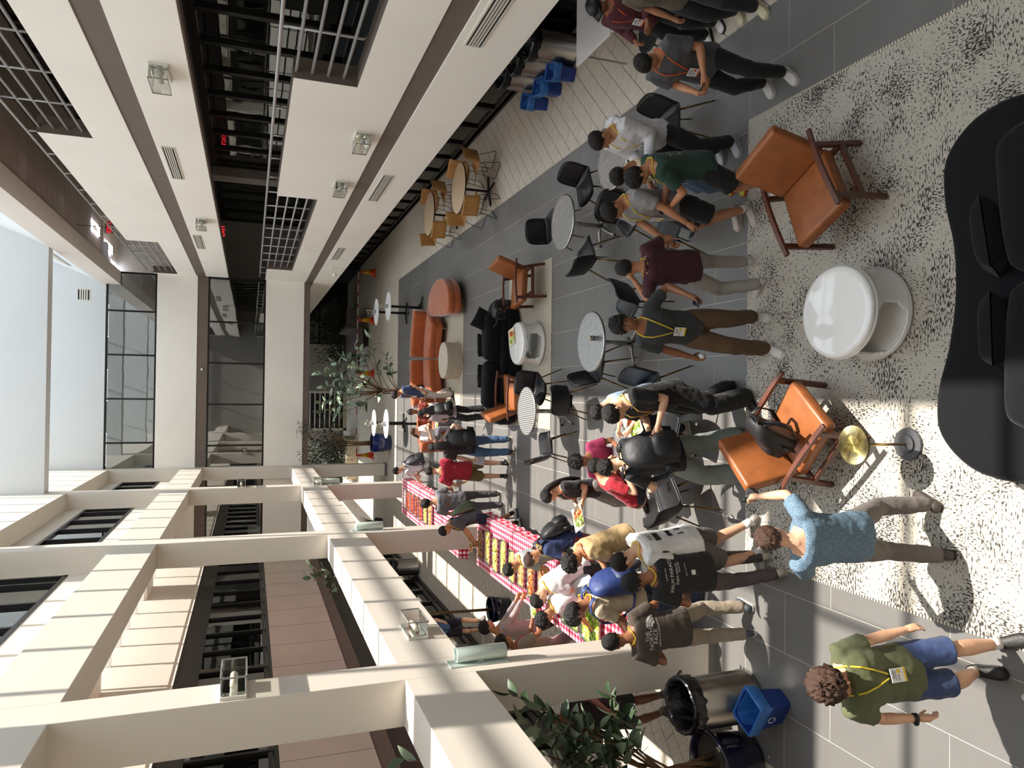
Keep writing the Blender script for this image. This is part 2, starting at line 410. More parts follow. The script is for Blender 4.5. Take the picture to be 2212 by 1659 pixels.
# ---------------------------------------------------------------- roof: main beams, rafters, purlins
for y in COLS[:-1]+[-.5]:
    beam((XB, y, 10.0), (4.3, y+.45, 11.9), 'beam_main', WHITE2)
y = -2.4; k = 0
RAF = mat('rafter_white', '#e4e2dc', .6)
while y < YB:
    struct(MB().box((XB-.1, y, 12.2), (4.8, y+.07, 12.42)).build('rafter', RAF)); y += 1.2
for x in (-1.42, .53, 2.48): struct(MB().box((x-.03, Y0, 12.08), (x+.03, YB, 12.16)).build('purlin', RAF))
# enclosing walls outside the picture
struct(MB().box((XL-.2, Y0-.2, 0), (XW+3, Y0, 12.6)).build('wall_near', NEARW))
struct(MB().box((XL, Y0, 3.0), (XR, -.3, 3.4)).build('floor_near_balcony', WHITE))
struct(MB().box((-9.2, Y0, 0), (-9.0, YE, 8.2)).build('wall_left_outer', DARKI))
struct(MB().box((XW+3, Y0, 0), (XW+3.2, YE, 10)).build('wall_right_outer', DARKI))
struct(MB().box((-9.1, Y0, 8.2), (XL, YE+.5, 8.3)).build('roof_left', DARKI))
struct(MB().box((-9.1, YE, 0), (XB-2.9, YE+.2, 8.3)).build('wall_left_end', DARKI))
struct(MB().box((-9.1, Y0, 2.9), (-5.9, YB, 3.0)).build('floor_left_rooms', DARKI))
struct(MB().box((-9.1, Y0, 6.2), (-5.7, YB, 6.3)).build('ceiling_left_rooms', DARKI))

# ================================================================ furniture
def hd(a): return -math.radians(a)          # heading clockwise from +Y -> z rotation
LEATHER = mat('tan_leather', '#94572f', .4, var=.16, vs_=9, bump=.06, bs=260)
WOODD = mat('dark_walnut', '#5b3326', .4, var=.22, vs_=6, stretch=(1, 1, 6))
BLKLEA = mat('black_vinyl', '#18191b', .4, bump=.04, bs=300)
BLKSH = mat('black_shell', '#101113', .42)
GOLD = mat('dark_brass', '#7a6238', .3, .9)
BRASS = mat('brass', '#b79a63', .28, 1)
CHROME = mat('brushed_chrome', '#b4b3b0', .28, 1)
CAPM = mat('clear_cap', '#c9c9c6', .2)
VELVET = mat('black_velvet', '#0e0f12', .9, sheen=.06, spec=.2, var=.1, vs_=20, bump=.05, bs=400)
ORANGE = mat('rust_orange_velvet', '#a4511f', .8, sheen=.5, var=.16, vs_=14, stretch=(1, 1, .3), bump=.05, bs=300)
GLOSSW = mat('white_gloss', '#e6e5e2', .08, coat=.6)
TRAV = mat('travertine', '#b3a793', .55, var=.2, vs_=3, stretch=(9, .8, 7), bump=.05, bs=60)
PLY = mat('plywood', '#b6854b', .45, var=.12, vs_=5, stretch=(6, 1, 1))
PLYTOP = mat('ash_top', '#b59b76', .45, var=.1, vs_=4, stretch=(10, 1, 1))
WIRE = mat('black_wire', '#0f0f10', .4, .4)
MARB = mat('white_marble', '#e4e4e2', .25, var=.12, vs_=3)
BLACKP = mat('black_powdercoat', '#101011', .5)

def node_mat(name, rough=.9, metal=0):
    M = bpy.data.materials.new(name); M.use_nodes = True; nt = M.node_tree; b = nt.nodes['Principled BSDF']
    b.inputs['Roughness'].default_value = rough; b.inputs['Metallic'].default_value = metal; b.inputs['Specular IOR Level'].default_value = .3
    _M[name] = M; return M, nt, b
def nmath(nt, op, a, b=None, c=None):
    n = nt.nodes.new('ShaderNodeMath'); n.operation = op
    for i, v in enumerate((a, b, c)):
        if v is None: continue
        if isinstance(v, (int, float)): n.inputs[i].default_value = v
        else: nt.links.new(v, n.inputs[i])
    return n.outputs[0]
def nnoise(nt, co, scale, sc=(1, 1, 1), det=2):
    mp = nt.nodes.new('ShaderNodeMapping'); mp.inputs['Scale'].default_value = sc; nt.links.new(co, mp.inputs[0])
    n = nt.nodes.new('ShaderNodeTexNoise'); n.inputs['Scale'].default_value = scale; n.inputs['Detail'].default_value = det; nt.links.new(mp.outputs[0], n.inputs[0]); return n.outputs[0]
def ramp(nt, f, stops):
    r = nt.nodes.new('ShaderNodeValToRGB'); e = r.color_ramp.elements
    while len(e) < len(stops): e.new(.5)
    for i, (p, c) in enumerate(stops): e[i].position = p; e[i].color = (*lin(c), 1)
    nt.links.new(f, r.inputs[0]); return r.outputs[0]
def rug_mat(name, base, dark, dens, sx=26, sy=7):
    M, nt, b = node_mat(name, .95)
    co = nt.nodes.new('ShaderNodeTexCoord').outputs['Object']
    a = nnoise(nt, co, 1, (sx*2.4, sy*2.4, 1), 3); c = nnoise(nt, co, 1, (sy*1.8, sx*2.2, 1), 3)
    pick = nnoise(nt, co, 1.7, (1, 1.6, 1), 3); den = nnoise(nt, co, 2.4, (1, 1, 1), 4)
    sel = nmath(nt, 'GREATER_THAN', pick, .5)
    mix = nmath(nt, 'ADD', nmath(nt, 'MULTIPLY', a, sel), nmath(nt, 'MULTIPLY', c, nmath(nt, 'SUBTRACT', 1, sel)))
    v = nmath(nt, 'ADD', mix, nmath(nt, 'MULTIPLY', nmath(nt, 'SUBTRACT', den, .5), .55))
    col = ramp(nt, v, [(dens, dark), (dens+.055, base)])
    fine = nnoise(nt, co, 160, (1, 1, 1), 2)
    mx = nt.nodes.new('ShaderNodeMixRGB'); mx.blend_type = 'MULTIPLY'; mx.inputs[0].default_value = .55
    nt.links.new(col, mx.inputs[1]); nt.links.new(ramp(nt, fine, [(.3, '#b9b4aa'), (.7, '#ffffff')]), mx.inputs[2]); nt.links.new(mx.outputs[0], b.inputs['Base Color'])
    bp = nt.nodes.new('ShaderNodeBump'); bp.inputs['Strength'].default_value = .9; bp.inputs['Distance'].default_value = .012
    nt.links.new(fine, bp.inputs['Height']); nt.links.new(bp.outputs[0], b.inputs['Normal']); return M
def rug(x0, x1, y0, y1, label, m_, z=.016, group=None):
    t = thing('rug', label, 'rug', ((x0+x1)/2, (y0+y1)/2, 0)); w, d = (x1-x0)/2, (y1-y0)/2
    ring = []; n = 90
    per = [(-w+2*w*i/n, -d) for i in range(n)]+[(w, -d+2*d*i/n) for i in range(n)]+[(w-2*w*i/n, d) for i in range(n)]+[(-w, d-2*d*i/n) for i in range(n)]
    per = [(a+random.uniform(-.006, .006), b+random.uniform(-.006, .006)) for a, b in per]
    MB().prism(per, .001, z).build('pile', m_, t)
    fr = MB()
    for s in (-1, 1):
        for i in range(int(2*d/.03)): y = -d+.03*i; fr.box((s*(w+.012)-.012, y, .002), (s*(w+.012)+.012, y+.018, .01))
    fr.build('binding', mat('cream_binding', '#cfc4ae', .9), t)['kind'] = 'stuff'
    return t
rug(-1.70, 2.93, 1.6, 6.46, 'big shaggy black and white hatched rug under the near seating group', rug_mat('rug_hatched', '#d3ccbf', '#4a4644', .40, 34, 15))
RUGC = rug_mat('rug_cream', '#c9c0ae', '#6b645a', .30, 40, 8)
rug(-.62, 2.38, 11.85, 14.1, 'cream dashed rug under the second black sofa and white table', RUGC, .01)
rug(-.45, 2.3, 17.5, 20.3, 'cream speckled rug under the orange sectional and stone table', RUGC, .01)

# ---- padded shell chairs on brass legs
def grid_surf(fn, nu, nv):
    vs = [fn(i/(nu-1), j/(nv-1)) for i in range(nu) for j in range(nv)]
    fs = [(i*nv+j, i*nv+j+1, (i+1)*nv+j+1, (i+1)*nv+j) for i in range(nu-1) for j in range(nv-1)]
    return MB().add(vs, fs)
def solid(o, th, sub=1, off=0):
    s = o.modifiers.new('solid', 'SOLIDIFY'); s.thickness = th; s.offset = off
    if sub:
        b = o.modifiers.new('sub', 'SUBSURF'); b.levels = sub; b.render_levels = sub
    return o
PROF = [(.25, .425, .205), (.235, .445, .225), (.15, .45, .24), (.05, .44, .245), (-.06, .43, .245), (-.14, .435, .24), (-.19, .47, .235), (-.215, .54, .235), (-.235, .62, .24), (-.255, .70, .24), (-.272, .77, .225), (-.28, .81, .17)]
def prof(u):
    f = u*(len(PROF)-1); i = min(int(f), len(PROF)-2); t = f-i
    return [PROF[i][k]*(1-t)+PROF[i+1][k]*t for k in range(3)]
def shell_pt(off=0, shrink=1.0, u0=0, u1=1):
    def fn(u, v):
        u = u0+(u1-u0)*u; y, z, w = prof(u); s = (v*2-1)*shrink
        curl = .055*abs(s)**3
        if u < .45: return Vector((s*w, y, z+curl+off))
        k = min(1, (u-.45)/.15); return Vector((s*w, y+curl*k*1.3+off*k, z+curl*(1-k)+off*(1-k)))
    return fn
def make_shell_chair():
    t = thing('shell_chair', 'x', 'chair', group=None)
    solid(grid_surf(shell_pt(), 15, 9).build('shell', BLKSH, t, True), .02)
    solid(grid_surf(shell_pt(.018, .84, .03, .42), 8, 7).build('seat_pad', BLKLEA, t, True), .028)
    solid(grid_surf(shell_pt(.018, .84, .55, .97), 8, 7).build('back_pad', BLKLEA, t, True), .024)
    MB().box((-.1, -.12, .395), (.1, .12, .415)).build('mount', BLKSH, t)
    for sx in (-1, 1):
        for sy in (-1, 1):
            p, q = Vector((sx*.13, sy*.12, .42)), Vector((sx*.25, sy*.235+.0, .012))
            l = MB().tube([p, q], [.0125, .009], 8).build('leg', GOLD, t, True)
            MB().sphere((q.x, q.y, .009), .011, 8, 6).build('foot_cap', CAPM, l, True)
    return t
SC0 = make_shell_chair(); sc_n = [0]
def shell_chair(x, y, h, label):
    o = SC0 if sc_n[0] == 0 else dup(SC0, (0, 0, 0), 0); sc_n[0] += 1
    o.location = (x, y, 0); o.rotation_euler = (0, 0, hd(h)); o['label'] = label; o['group'] = 'padded black shell chairs round the bistro tables'
def at(x, y, z=.45): p = g(x, y, z); return p.x, p.y
for px, h, l in [((1266, 400), -115, 'black shell chair turned away beside the first bistro table, nearest the carpet'),
                 ((1358, 462), -140, 'black shell chair directly behind the person in grey tee'),
                 ((1272, 556), 62, 'black shell chair on the left of the striped sunlit bistro top, back to the aisle'),
                 ((1192, 492), 165, 'black shell chair on the far side of the first bistro table, facing the camera'),
                 ((1452, 488), -60, 'black shell chair half hidden by the grey tee person, nearest of that table'),
                 ((1450, 268), -95, 'black shell chair behind the person in the white hoodie'),
                 ((1362, 655), -48, 'black shell chair between the maroon polo and the curly haired person'),
                 ((1290, 792), 112, 'black shell chair pulled up to the table that carries a can'),
                 ((1166, 838), -155, 'black shell chair in front of the tan armchair, facing the camera'),
                 ((1222, 868), -8, 'black shell chair seen from behind at the third bistro table'),
                 ((1182, 966), 82, 'sunlit black shell chair standing alone beyond the long haired girl'),
                 ((1452, 1082), 58, 'black shell chair in sun behind the white tee person, nearest the buffet'),
                 ((1412, 845), -112, 'black shell chair behind the person all in black'),
                 ((1450, 912), -80, 'black shell chair under the table between the black outfit and the backpack')]:
    shell_chair(*at(*px), h, l)

# ---- bistro tables
def weave_mat():
    M, nt, b = node_mat('woven_metal', .32, .85)
    co = nt.nodes.new('ShaderNodeTexCoord').outputs['Object']; mp = nt.nodes.new('ShaderNodeMapping'); mp.inputs['Rotation'].default_value = (0, 0, .785); nt.links.new(co, mp.inputs[0])
    ck = nt.nodes.new('ShaderNodeTexChecker'); ck.inputs['Scale'].default_value = 42; ck.inputs[1].default_value = (.62, .61, .59, 1); ck.inputs[2].default_value = (.2, .2, .2, 1); nt.links.new(mp.outputs[0], ck.inputs[0]); nt.links.new(ck.outputs[0], b.inputs['Base Color'])
    nt.links.new(nmath(nt, 'ADD', nmath(nt, 'MULTIPLY', ck.outputs[1], .18), .26), b.inputs['Roughness']); return M
WEAVE = weave_mat()
def make_bistro():
    t = thing('bistro_table', 'x', 'table', group=None)
    MB().lathe([(.385, .715), (.395, .72), (.395, .735), (.385, .738), (.0, .738)], n=40).build('tabletop', WEAVE, t)
    MB().lathe([(.386, .708), (.404, .712), (.406, .73), (.398, .741), (.387, .739)], n=40, cap=False).build('rim', CHROME, t, True)
    MB().lathe([(.16, .69), (.16, .712), (.03, .712), (.03, .69)], n=16).build('mount', CHROME, t)
    MB().lathe([(.034, .08), (.034, .7)], n=14).build('pedestal', CHROME, t, True)
    for k in range(4):
        d = Matrix.Rotation(PI/4+k*PI/2, 3, 'Z')
        lg = MB().tube([d @ Vector(p) for p in ((.02, 0, .115), (.12, 0, .095), (.24, 0, .055), (.33, 0, .03))], [(.03, .03), (.03, .026), (.024, .018), (.018, .011)], 8).build('leg', CHROME, t, True)
        MB().lathe([(.016, 0), (.018, .012), (.012, .022)], d @ Vector((.315, 0, 0)), 8).build('foot', BLACKP, lg)
    return t
BT0 = make_bistro()
BT = [(2.50, 9.76, .2, 'bistro table with light and dark reflections across its top, first behind the people'), (.69, 8.78, .5, 'bistro table carrying one drink can'), (-.30, 11.15, .1, 'bistro table beside the tan armchair in the middle row'), (-.66, 7.72, .6, 'bistro table with a plate of food before the black backpack'), (2.98, 8.2, .3, 'bistro table mostly hidden behind the cream shirt person')]
for i, (x, y, r, l) in enumerate(BT):
    o = BT0 if i == 0 else dup(BT0, (0, 0, 0), 0); o.location = (x, y, 0); o.rotation_euler = (0, 0, r); o['label'] = l; o['group'] = 'round bistro tables with woven metal tops'

# ---- tan leather lounge chairs with walnut frames
def make_lounge():
    t = thing('lounge_chair', 'x', 'armchair', group=None)
    # seat and back cushions (front is +y)
    R = rx(math.radians(6))
    MB().box((-.29, -.30, -.055), (.29, .33, .06), R, (0, 0.02, .385)).build('seat', LEATHER, t, True, .03, 3)
    Rb = rx(math.radians(-22))
    MB().box((-.29, -.055, 0), (.29, .055, .50), Rb.transposed() if False else rx(math.radians(20)), (0, -.27, .40)).build('backrest', LEATHER, t, True, .03, 3)
    for s in (-1, 1):
        x = s*.335
        fr = MB(); fr.bar((x, .30, .56), (x, .25, 0), .035, .05, (0, 1, 0)).build('leg', WOODD, t, bevel=.006)
        MB().bar((x, -.24, .56), (x, -.36, 0), .035, .05, (0, 1, 0)).build('leg', WOODD, t, bevel=.006)
        ring = []
        for k in range(9):
            u = k/8; y = .40-.82*u; z = .575+.03*math.sin(u*PI)*.6-.035*(u**2); wv = .05*(1-.25*abs(u-.4))
            ring.append([Vector((x-wv/2, y, z-.016)), Vector((x+wv/2, y, z-.016)), Vector((x+wv/2, y, z+.016)), Vector((x-wv/2, y, z+.016))])
        MB().loft(ring).build('armrest', WOODD, t, bevel=.005)
        MB().bar((x, .27, .27), (x, -.30, .24), .03, .055).build('side_rail', WOODD, t, bevel=.005)
    MB().bar((-.335, .2, .30), (.335, .2, .30), .04, .04).build('front_rail', WOODD, t); MB().bar((-.335, -.27, .28), (.335, -.27, .28), .04, .04).build('back_rail', WOODD, t)
    return t
LC0 = make_lounge()
LC = [(1.74, 5.06, -118, 'tan leather armchair with bare seat on the right of the big rug'), (-.31, 5.24, 132, 'tan leather armchair holding a black backpack beside the brass side table'), (1.93, 12.45, -100, 'tan leather armchair in shade at the right end of the second sofa'), (-.04, 12.82, 100, 'tan leather armchair half in sun at the left end of the second sofa')]
for i, (x, y, h, l) in enumerate(LC):
    o = LC0 if i == 0 else dup(LC0, (0, 0, 0), 0); o.location = (x, y, .018 if i < 2 else .011); o.rotation_euler = (0, 0, hd(h)); o['label'] = l; o['group'] = 'tan leather lounge chairs with walnut arms'

# ---- white glossy drum tables with cut-out sides
def make_white_table():
    t = thing('drum_coffee_table', 'x', 'coffee table')
    MB().lathe([(.0, .355), (.34, .355), (.375, .365), (.39, .39), (.385, .415), (.365, .43), (.33, .432), (.0, .430)], n=56, cap=False).build('tabletop', GLOSSW, t, True)
    MB().lathe([(.0, .0), (.37, .0), (.395, .012), (.40, .035), (.385, .055), (.35, .06), (0, .058)], n=56, cap=False).build('base', GLOSSW, t, True)
    nu, nv = 72, 12; vs = []; fs = []
    for i in range(nu):
        for j in range(nv):
            a = 2*PI*i/nu; u = j/(nv-1); z = .03+.36*u; r = .385-.03*math.sin(PI*u)**.8
            vs.append((r*math.cos(a), r*math.sin(a), z))
    def open_(a, u):
        for c in (math.radians(230), math.radians(50)):
            d = abs((a-c+PI) % (2*PI)-PI)
            if (d/.72)**2.6+(abs(u-.5)/.44)**2.6 < 1: return True
        return False
    for i in range(nu):
        for j in range(nv-1):
            if not open_(2*PI*(i+.5)/nu, (j+.5)/(nv-1)): fs.append((i*nv+j, ((i+1) % nu)*nv+j, ((i+1) % nu)*nv+j+1, i*nv+j+1))
    solid(MB().add(vs, fs).build('side_wall', GLOSSW, t, True), .035, 2)
    return t
WT0 = make_white_table(); WT0.location = (.70, 4.77, .018); WT0.rotation_euler = (0, 0, .15); WT0['label'] = 'white glossy drum table with oval cut-outs on the big hatched rug'; WT0['group'] = 'white drum tables'
dup(WT0, (.90, 12.48, .011), .5, 'white glossy drum table with a food tray before the second sofa')

# ---- black velvet sofas
def smooth_poly(pts, n=6):
    out = []; m = len(pts)
    for i in range(m):
        p0, p1, p2, p3 = [np.array(pts[(i+k-1) % m], float) for k in range(4)]
        for j in range(n):
            t = j/n; out.append(tuple(.5*((2*p1)+(-p0+p2)*t+(2*p0-5*p1+4*p2-p3)*t*t+(-p0+3*p1-3*p2+p3)*t**3)))
    return out
def pad(poly, z0, z1, r):
    """rounded extruded cushion over an outline"""
    n = len(poly); cx = sum(p[0] for p in poly)/n; cy = sum(p[1] for p in poly)/n; rings = []
    nrm = []
    for i in range(n):
        a, b = np.array(poly[i-1]), np.array(poly[(i+1) % n]); d = b-a; d = d/(np.hypot(*d)+1e-9); nrm.append((d[1], -d[0]))
    area = sum(poly[i][0]*poly[(i+1) % n][1]-poly[(i+1) % n][0]*poly[i][1] for i in range(n)); sg = 1 if area > 0 else -1
    def ring(ins, z): return [Vector((p[0]-sg*q[0]*ins, p[1]-sg*q[1]*ins, z)) for p, q in zip(poly, nrm)]
    rings += [ring(r, z0)]
    for k in range(1, 4): a = PI/2*k/3; rings.append(ring(r*(1-math.sin(a)), z0+r*(1-math.cos(a))))
    for k in range(0, 4): a = PI/2*k/3; rings.append(ring(r*(1-math.cos(a)), z1-r+r*math.sin(a)))
    m_ = MB(); m_.loft(rings, cap=False)
    top = len(m_.v); m_.add([(cx, cy, z1+.004), (cx, cy, z0)], []); b0 = len(m_.v)-2
    L = len(rings)
    for k in range(n):
        m_.f.append(((L-1)*n+k, (L-1)*n+(k+1) % n, b0)); m_.mi.append(0); m_.f.append(((k+1) % n, k, b0+1)); m_.mi.append(0)
    return m_
def pillow(w, h, d):
    nu = 12; 
    def f(sg):
        def fn(u, v):
            a, b = u*2-1, v*2-1; e = max(0, (1-a**4))*max(0, (1-b**4)); p = 1-.06*(1-abs(a))*abs(b)
            return Vector((a*w/2*(1-.05*(1-b*b)), sg*(d/2*e**.5+.004), b*h/2*(1-.05*(1-a*a))))
        return fn
    m1 = grid_surf(f(1), nu, nu); m2 = grid_surf(f(-1), nu, nu); m1.add(m2.v, [tuple(reversed(q)) for q in m2.f]); return m1
def black_sofa(loc, rot, label, far=False):
    t = thing('curved_sofa', label, 'sofa', loc, rot)
    out = smooth_poly([(1.18, -.15), (1.22, .25), (1.02, .52), (.72, .56), (.35, .50), (0, .50), (-.35, .56), (-.68, .66), (-.98, .64), (-1.22, .38), (-1.26, .0), (-1.1, -.32), (-.6, -.45), (0, -.48), (.7, -.42)])
    pad(out, .06, .30, .04).build('base', VELVET, t, True)
    pad([(x*.985, y*.985) for x, y in out], .27, .44, .06).build('seat', VELVET, t, True)
    bk = [(-.80, -.06), (-.55, -.03), (-.2, -.06), (-.04, -.13), (-.04, -.38), (-.5, -.42), (-.84, -.33)]
    for s in (1, -1):
        b = pad(smooth_poly([(x*s*1.08, y) for x, y in (bk if s == 1 else bk[::-1])]), .40, .74, .10); b.build('backrest', VELVET, t, True)
    o = pillow(.46, .4, .17).xf(rx(.5), (-.30, .06, .60)).build('cushion', VELVET, t, True); o2 = pillow(.46, .4, .17).xf(rz(.12) @ rx(.5), (.30, .08, .60)).build('cushion', VELVET, t, True)
    for x, y in ((-.95, .3), (.95, .2), (-.9, -.15), (.9, -.2)): MB().lathe([(.03, 0), (.035, .07)], (x, y, 0), 10).build('leg', BLACKP, t)
    return t
black_sofa((.72, 3.2, .018), .04, 'black velvet kidney shaped sofa at the near edge of the hatched rug')
s2 = black_sofa((.62, 13.72, .011), PI-.0+PI, 'second black velvet sofa facing the white table in the middle row')
for c in list(s2.children):
    if c.name.startswith(('cushion', 'backrest')): pass
p = pillow(.42, .42, .14).xf(rz(.2) @ rx(-.2) @ ry(.5), (.78, -.22, .72)).build('cushion', VELVET, s2, True)

# ---- brass pleated side table
def side_table():
    t = thing('side_table', 'pleated brass disc side table on a dark round base near the sofa', 'side table', (-.375, 4.42, .018))
    n = 120; rings = []
    for r, z in ((0.004, .552), (.06, .552), (.148, .555), (.156, .562), (.150, .572)):
        rings.append([Vector((r*math.cos(2*PI*k/n), r*math.sin(2*PI*k/n), z+(.0035 if k % 2 and .02 < r < .155 else 0))) for k in range(n)])
    for r in (.14, .09, .05, .004): rings.append([Vector((r*math.cos(2*PI*k/n), r*math.sin(2*PI*k/n), .572+(.004*min(1, r/.05) if k % 2 else 0))) for k in range(n)])
    MB().loft(rings).build('tabletop', mat('pale_brass', '#c9bd8d', .22, 1), t)
    MB().lathe([(.011, .03), (.011, .553)], n=12).build('stem', BRASS, t, True)
    MB().lathe([(.128, .0), (.13, .012), (.126, .02), (.075, .022), (.073, .04), (.0, .041)], n=48).build('base', mat('dark_grey_enamel', '#4a4b4e', .4), t)
    return t
side_table()

# ---- rust orange curved sectional
def arc_poly(cx, cy, r0, r1, a0, a1, n=10):
    A = [math.radians(a0+(a1-a0)*i/n) for i in range(n+1)]
    return [(cx+r1*math.cos(a), cy+r1*math.sin(a)) for a in A]+[(cx+r0*math.cos(a), cy+r0*math.sin(a)) for a in reversed(A)]
def orange_sofa(label, loc, mods):
    t = thing('sectional_sofa', label, 'sofa', loc)
    for cx, cy, r0, r1, a0, a1, back in mods:
        if isinstance(cx, list):
            pl_ = smooth_poly(cx, 5); pad(pl_, .14, .30, .03).build('base', ORANGE, t, True); pad(pl_, .295, .47, .045).build('seat', ORANGE, t, True)
            for q in (cx[0], cx[2], cx[4], cx[6]): MB().lathe([(.012, 0), (.014, .15)], (q[0]*.94+2.4*.06, q[1]*.94+18.3*.06, 0), 8).build('leg', CHROME, t)
            continue
        pad(arc_poly(cx, cy, r0, r1, a0, a1), .14, .30, .03).build('base', ORANGE, t, True)
        pad(arc_poly(cx, cy, r0, r1, a0, a1), .295, .46, .045).build('seat', ORANGE, t, True)
        if back: pad(arc_poly(cx, cy, r1-.26, r1+.02, a0+.5, a1-.5), .40, .80, .06).build('backrest', ORANGE, t, True)
        for a in (a0+4, a1-4):
            for r in (r0+.08, r1-.08): MB().lathe([(.012, 0), (.014, .15)], (cx+r*math.cos(math.radians(a)), cy+r*math.sin(math.radians(a)), 0), 8).build('leg', CHROME, t)
    return t
orange_sofa('rust orange curved sectional with backrests behind the stone drum table', (0, 0, .011), [(.85, 17.45, 1.75, 2.72, 58, 88, True), (.85, 17.45, 1.75, 2.72, 89, 119, True), ([(1.95, 17.3), (2.45, 17.25), (2.8, 17.7), (2.92, 18.4), (2.75, 19.1), (2.35, 19.45), (2.05, 19.2), (2.0, 18.4)], 0, 0, 0, 0, 0, False)])
orange_sofa('rust orange sofa end in sunlight where two people sit', (0, 0, .0), [(-.85, 18.4, .05, .78, 20, 160, True)])
t = thing('stone_drum_table', 'round travertine drum table on the cream speckled rug', 'coffee table', (.80, 17.95, .011)); MB().lathe([(.0, 0), (.46, 0), (.465, .01), (.465, .385), (.455, .4), (0, .4)], n=48, cap=False).build('drum', TRAV, t); MB().lathe([(.44, .4), (.455, .402), (.44, .404), (0, .404)], n=48).build('tabletop', mat('travertine_top', '#c2b8a6', .4, var=.14, vs_=3, stretch=(1, 12, 1)), t)

# ---- high tables with marble tops
def make_high():
    t = thing('high_table', 'x', 'table')
    MB().lathe([(0, 1.045), (.435, 1.045), (.445, 1.05), (.445, 1.065), (.435, 1.072), (0, 1.072)], n=44, cap=False).build('tabletop', MARB, t)
    MB().lathe([(.04, .04), (.04, 1.045)], n=14).build('pedestal', BLACKP, t, True)
    for k in range(4):
        d = Matrix.Rotation(PI/4+k*PI/2, 3, 'Z'); MB().tube([d @ Vector(q) for q in ((0, 0, .06), (.2, 0, .05), (.36, 0, .022))], [(.035, .03), (.03, .025), (.03, .02)], 8).build('leg', BLACKP, t, True)
    return t
HT0 = make_high(); FLOW = mat('pale_blossom', '#d9cdb4', .8); VASE = mat('grey_vase', '#98979a', .5)
HT = [(2.60, 22.2, 'white marble high table nearer the orange sofa'), (2.65, 24.45, 'white marble high table farther back beside the striped cones'), (-1.0, 22.3, 'white marble high table in front of the blue planter'), (-1.07, 24.62, 'white marble high table farther back by the small tree')]
for i, (x, y, l) in enumerate(HT):
    o = HT0 if i == 0 else dup(HT0, (0, 0, 0), 0); o.location = (x, y, 0); o.rotation_euler = (0, 0, .4+.3*i); o['label'] = l; o['group'] = 'marble topped high tables'
    v = thing('vase', 'square grey vase with twig, on the '+l.replace('white marble ', '').replace('nearer the', 'near the').replace('farther back ', ''), 'vase', (x, y, 1.072), .3*i, 'vases on the high tables')
    MB().box((-.055, -.055, 0), (.055, .055, .12)).build('pot', VASE, v, bevel=.006)
    st = MB(); st.tube([(0, 0, .1), (.03, .02, .2), (-.05-.1*(i == 2), -.02, .3)], .004, 5); st.build('stem', mat('twig', '#8d7a58', .8), v)
    bl = MB()
    for k in range(6): bl.sphere((random.uniform(-.12, .06), random.uniform(-.05, .05), random.uniform(.16, .3)), .018, 6, 4)
    bl.build('blossom', FLOW, v)

# ---- plywood chairs with wire sled legs and ash tables
def make_ply():
    t = thing('plywood_chair', 'x', 'chair')
    PR = [(.22, .43), (.2, .445), (.1, .45), (-.05, .435), (-.15, .43), (-.195, .45), (-.215, .50), (-.225, .60), (-.245, .72), (-.27, .82)]
    def fn(u, v):
        f = u*(len(PR)-1); i = min(int(f), len(PR)-2); k = f-i; y = PR[i][0]*(1-k)+PR[i+1][0]*k; z = PR[i][1]*(1-k)+PR[i+1][1]*k; s = v*2-1
        return Vector((s*(.215 if u < .5 else .225), y+(.03*s*s if u > .6 else 0), z+(.02*s*s if u < .45 else 0)))
    solid(grid_surf(fn, 19, 7).build('seat_and_back', PLY, t, True), .012, 0)
    for s in (-1, 1):
        MB().tube([(s*.14, .14, .43), (s*.2, .2, .02), (s*.2, .17, .008), (s*.22, -.2, .008), (s*.22, -.235, .02), (s*.14, -.13, .42)], .006, 6).build('leg', WIRE, t, True)
    MB().tube([(-.17, .17, .25), (.17, .17, .25)], .005, 6).build('stretcher', WIRE, t); MB().tube([(-.14, -.13, .42), (.14, .14, .43)], .005, 6).build('stretcher', WIRE, t); MB().tube([(.14, -.13, .42), (-.14, .14, .43)], .005, 6).build('stretcher', WIRE, t)
    return t
PC0 = make_ply(); n = 0
WTab = [(4.50, 15.5, 'nearer round ash cafe table on the carpet'), (4.57, 18.3, 'farther round ash cafe table on the carpet')]
for i, (x, y, l) in enumerate(WTab):
    t = thing('cafe_table', l, 'table', (x, y, 0), .3, 'ash cafe tables'); MB().lathe([(0, .712), (.545, .712), (.55, .72), (.55, .735), (0, .738)], n=44, cap=False).build('tabletop', PLYTOP, t); MB().lathe([(.552, .706), (.556, .712), (.556, .73), (.551, .736)], n=44, cap=False).build('edge', BLACKP, t)
    MB().lathe([(.028, .03), (.028, .712)], n=12).build('pedestal', BLACKP, t)
    for k in range(4): d = Matrix.Rotation(k*PI/2, 3, 'Z'); MB().bar(d @ Vector((0, 0, .04)), d @ Vector((.36, 0, .018)), .04, .03).build('leg', BLACKP, t)
    for k, (a, nm) in enumerate([(48, 'on the wall side, far'), (132, 'on the wall side, near'), (222, 'on the aisle side, near'), (318, 'on the aisle side, far')]):
        o = PC0 if n == 0 else dup(PC0, (0, 0, 0), 0); n += 1; A = math.radians(a); d = .62
        o.location = (x+d*math.sin(A), y+d*math.cos(A), 0); o.rotation_euler = (0, 0, hd(a+180+(8 if k % 2 else -10))); o['label'] = 'honey plywood chair with wire legs at the %s ash table, %s' % (('nearer', 'farther')[i], nm); o['group'] = 'plywood chairs at the ash tables'

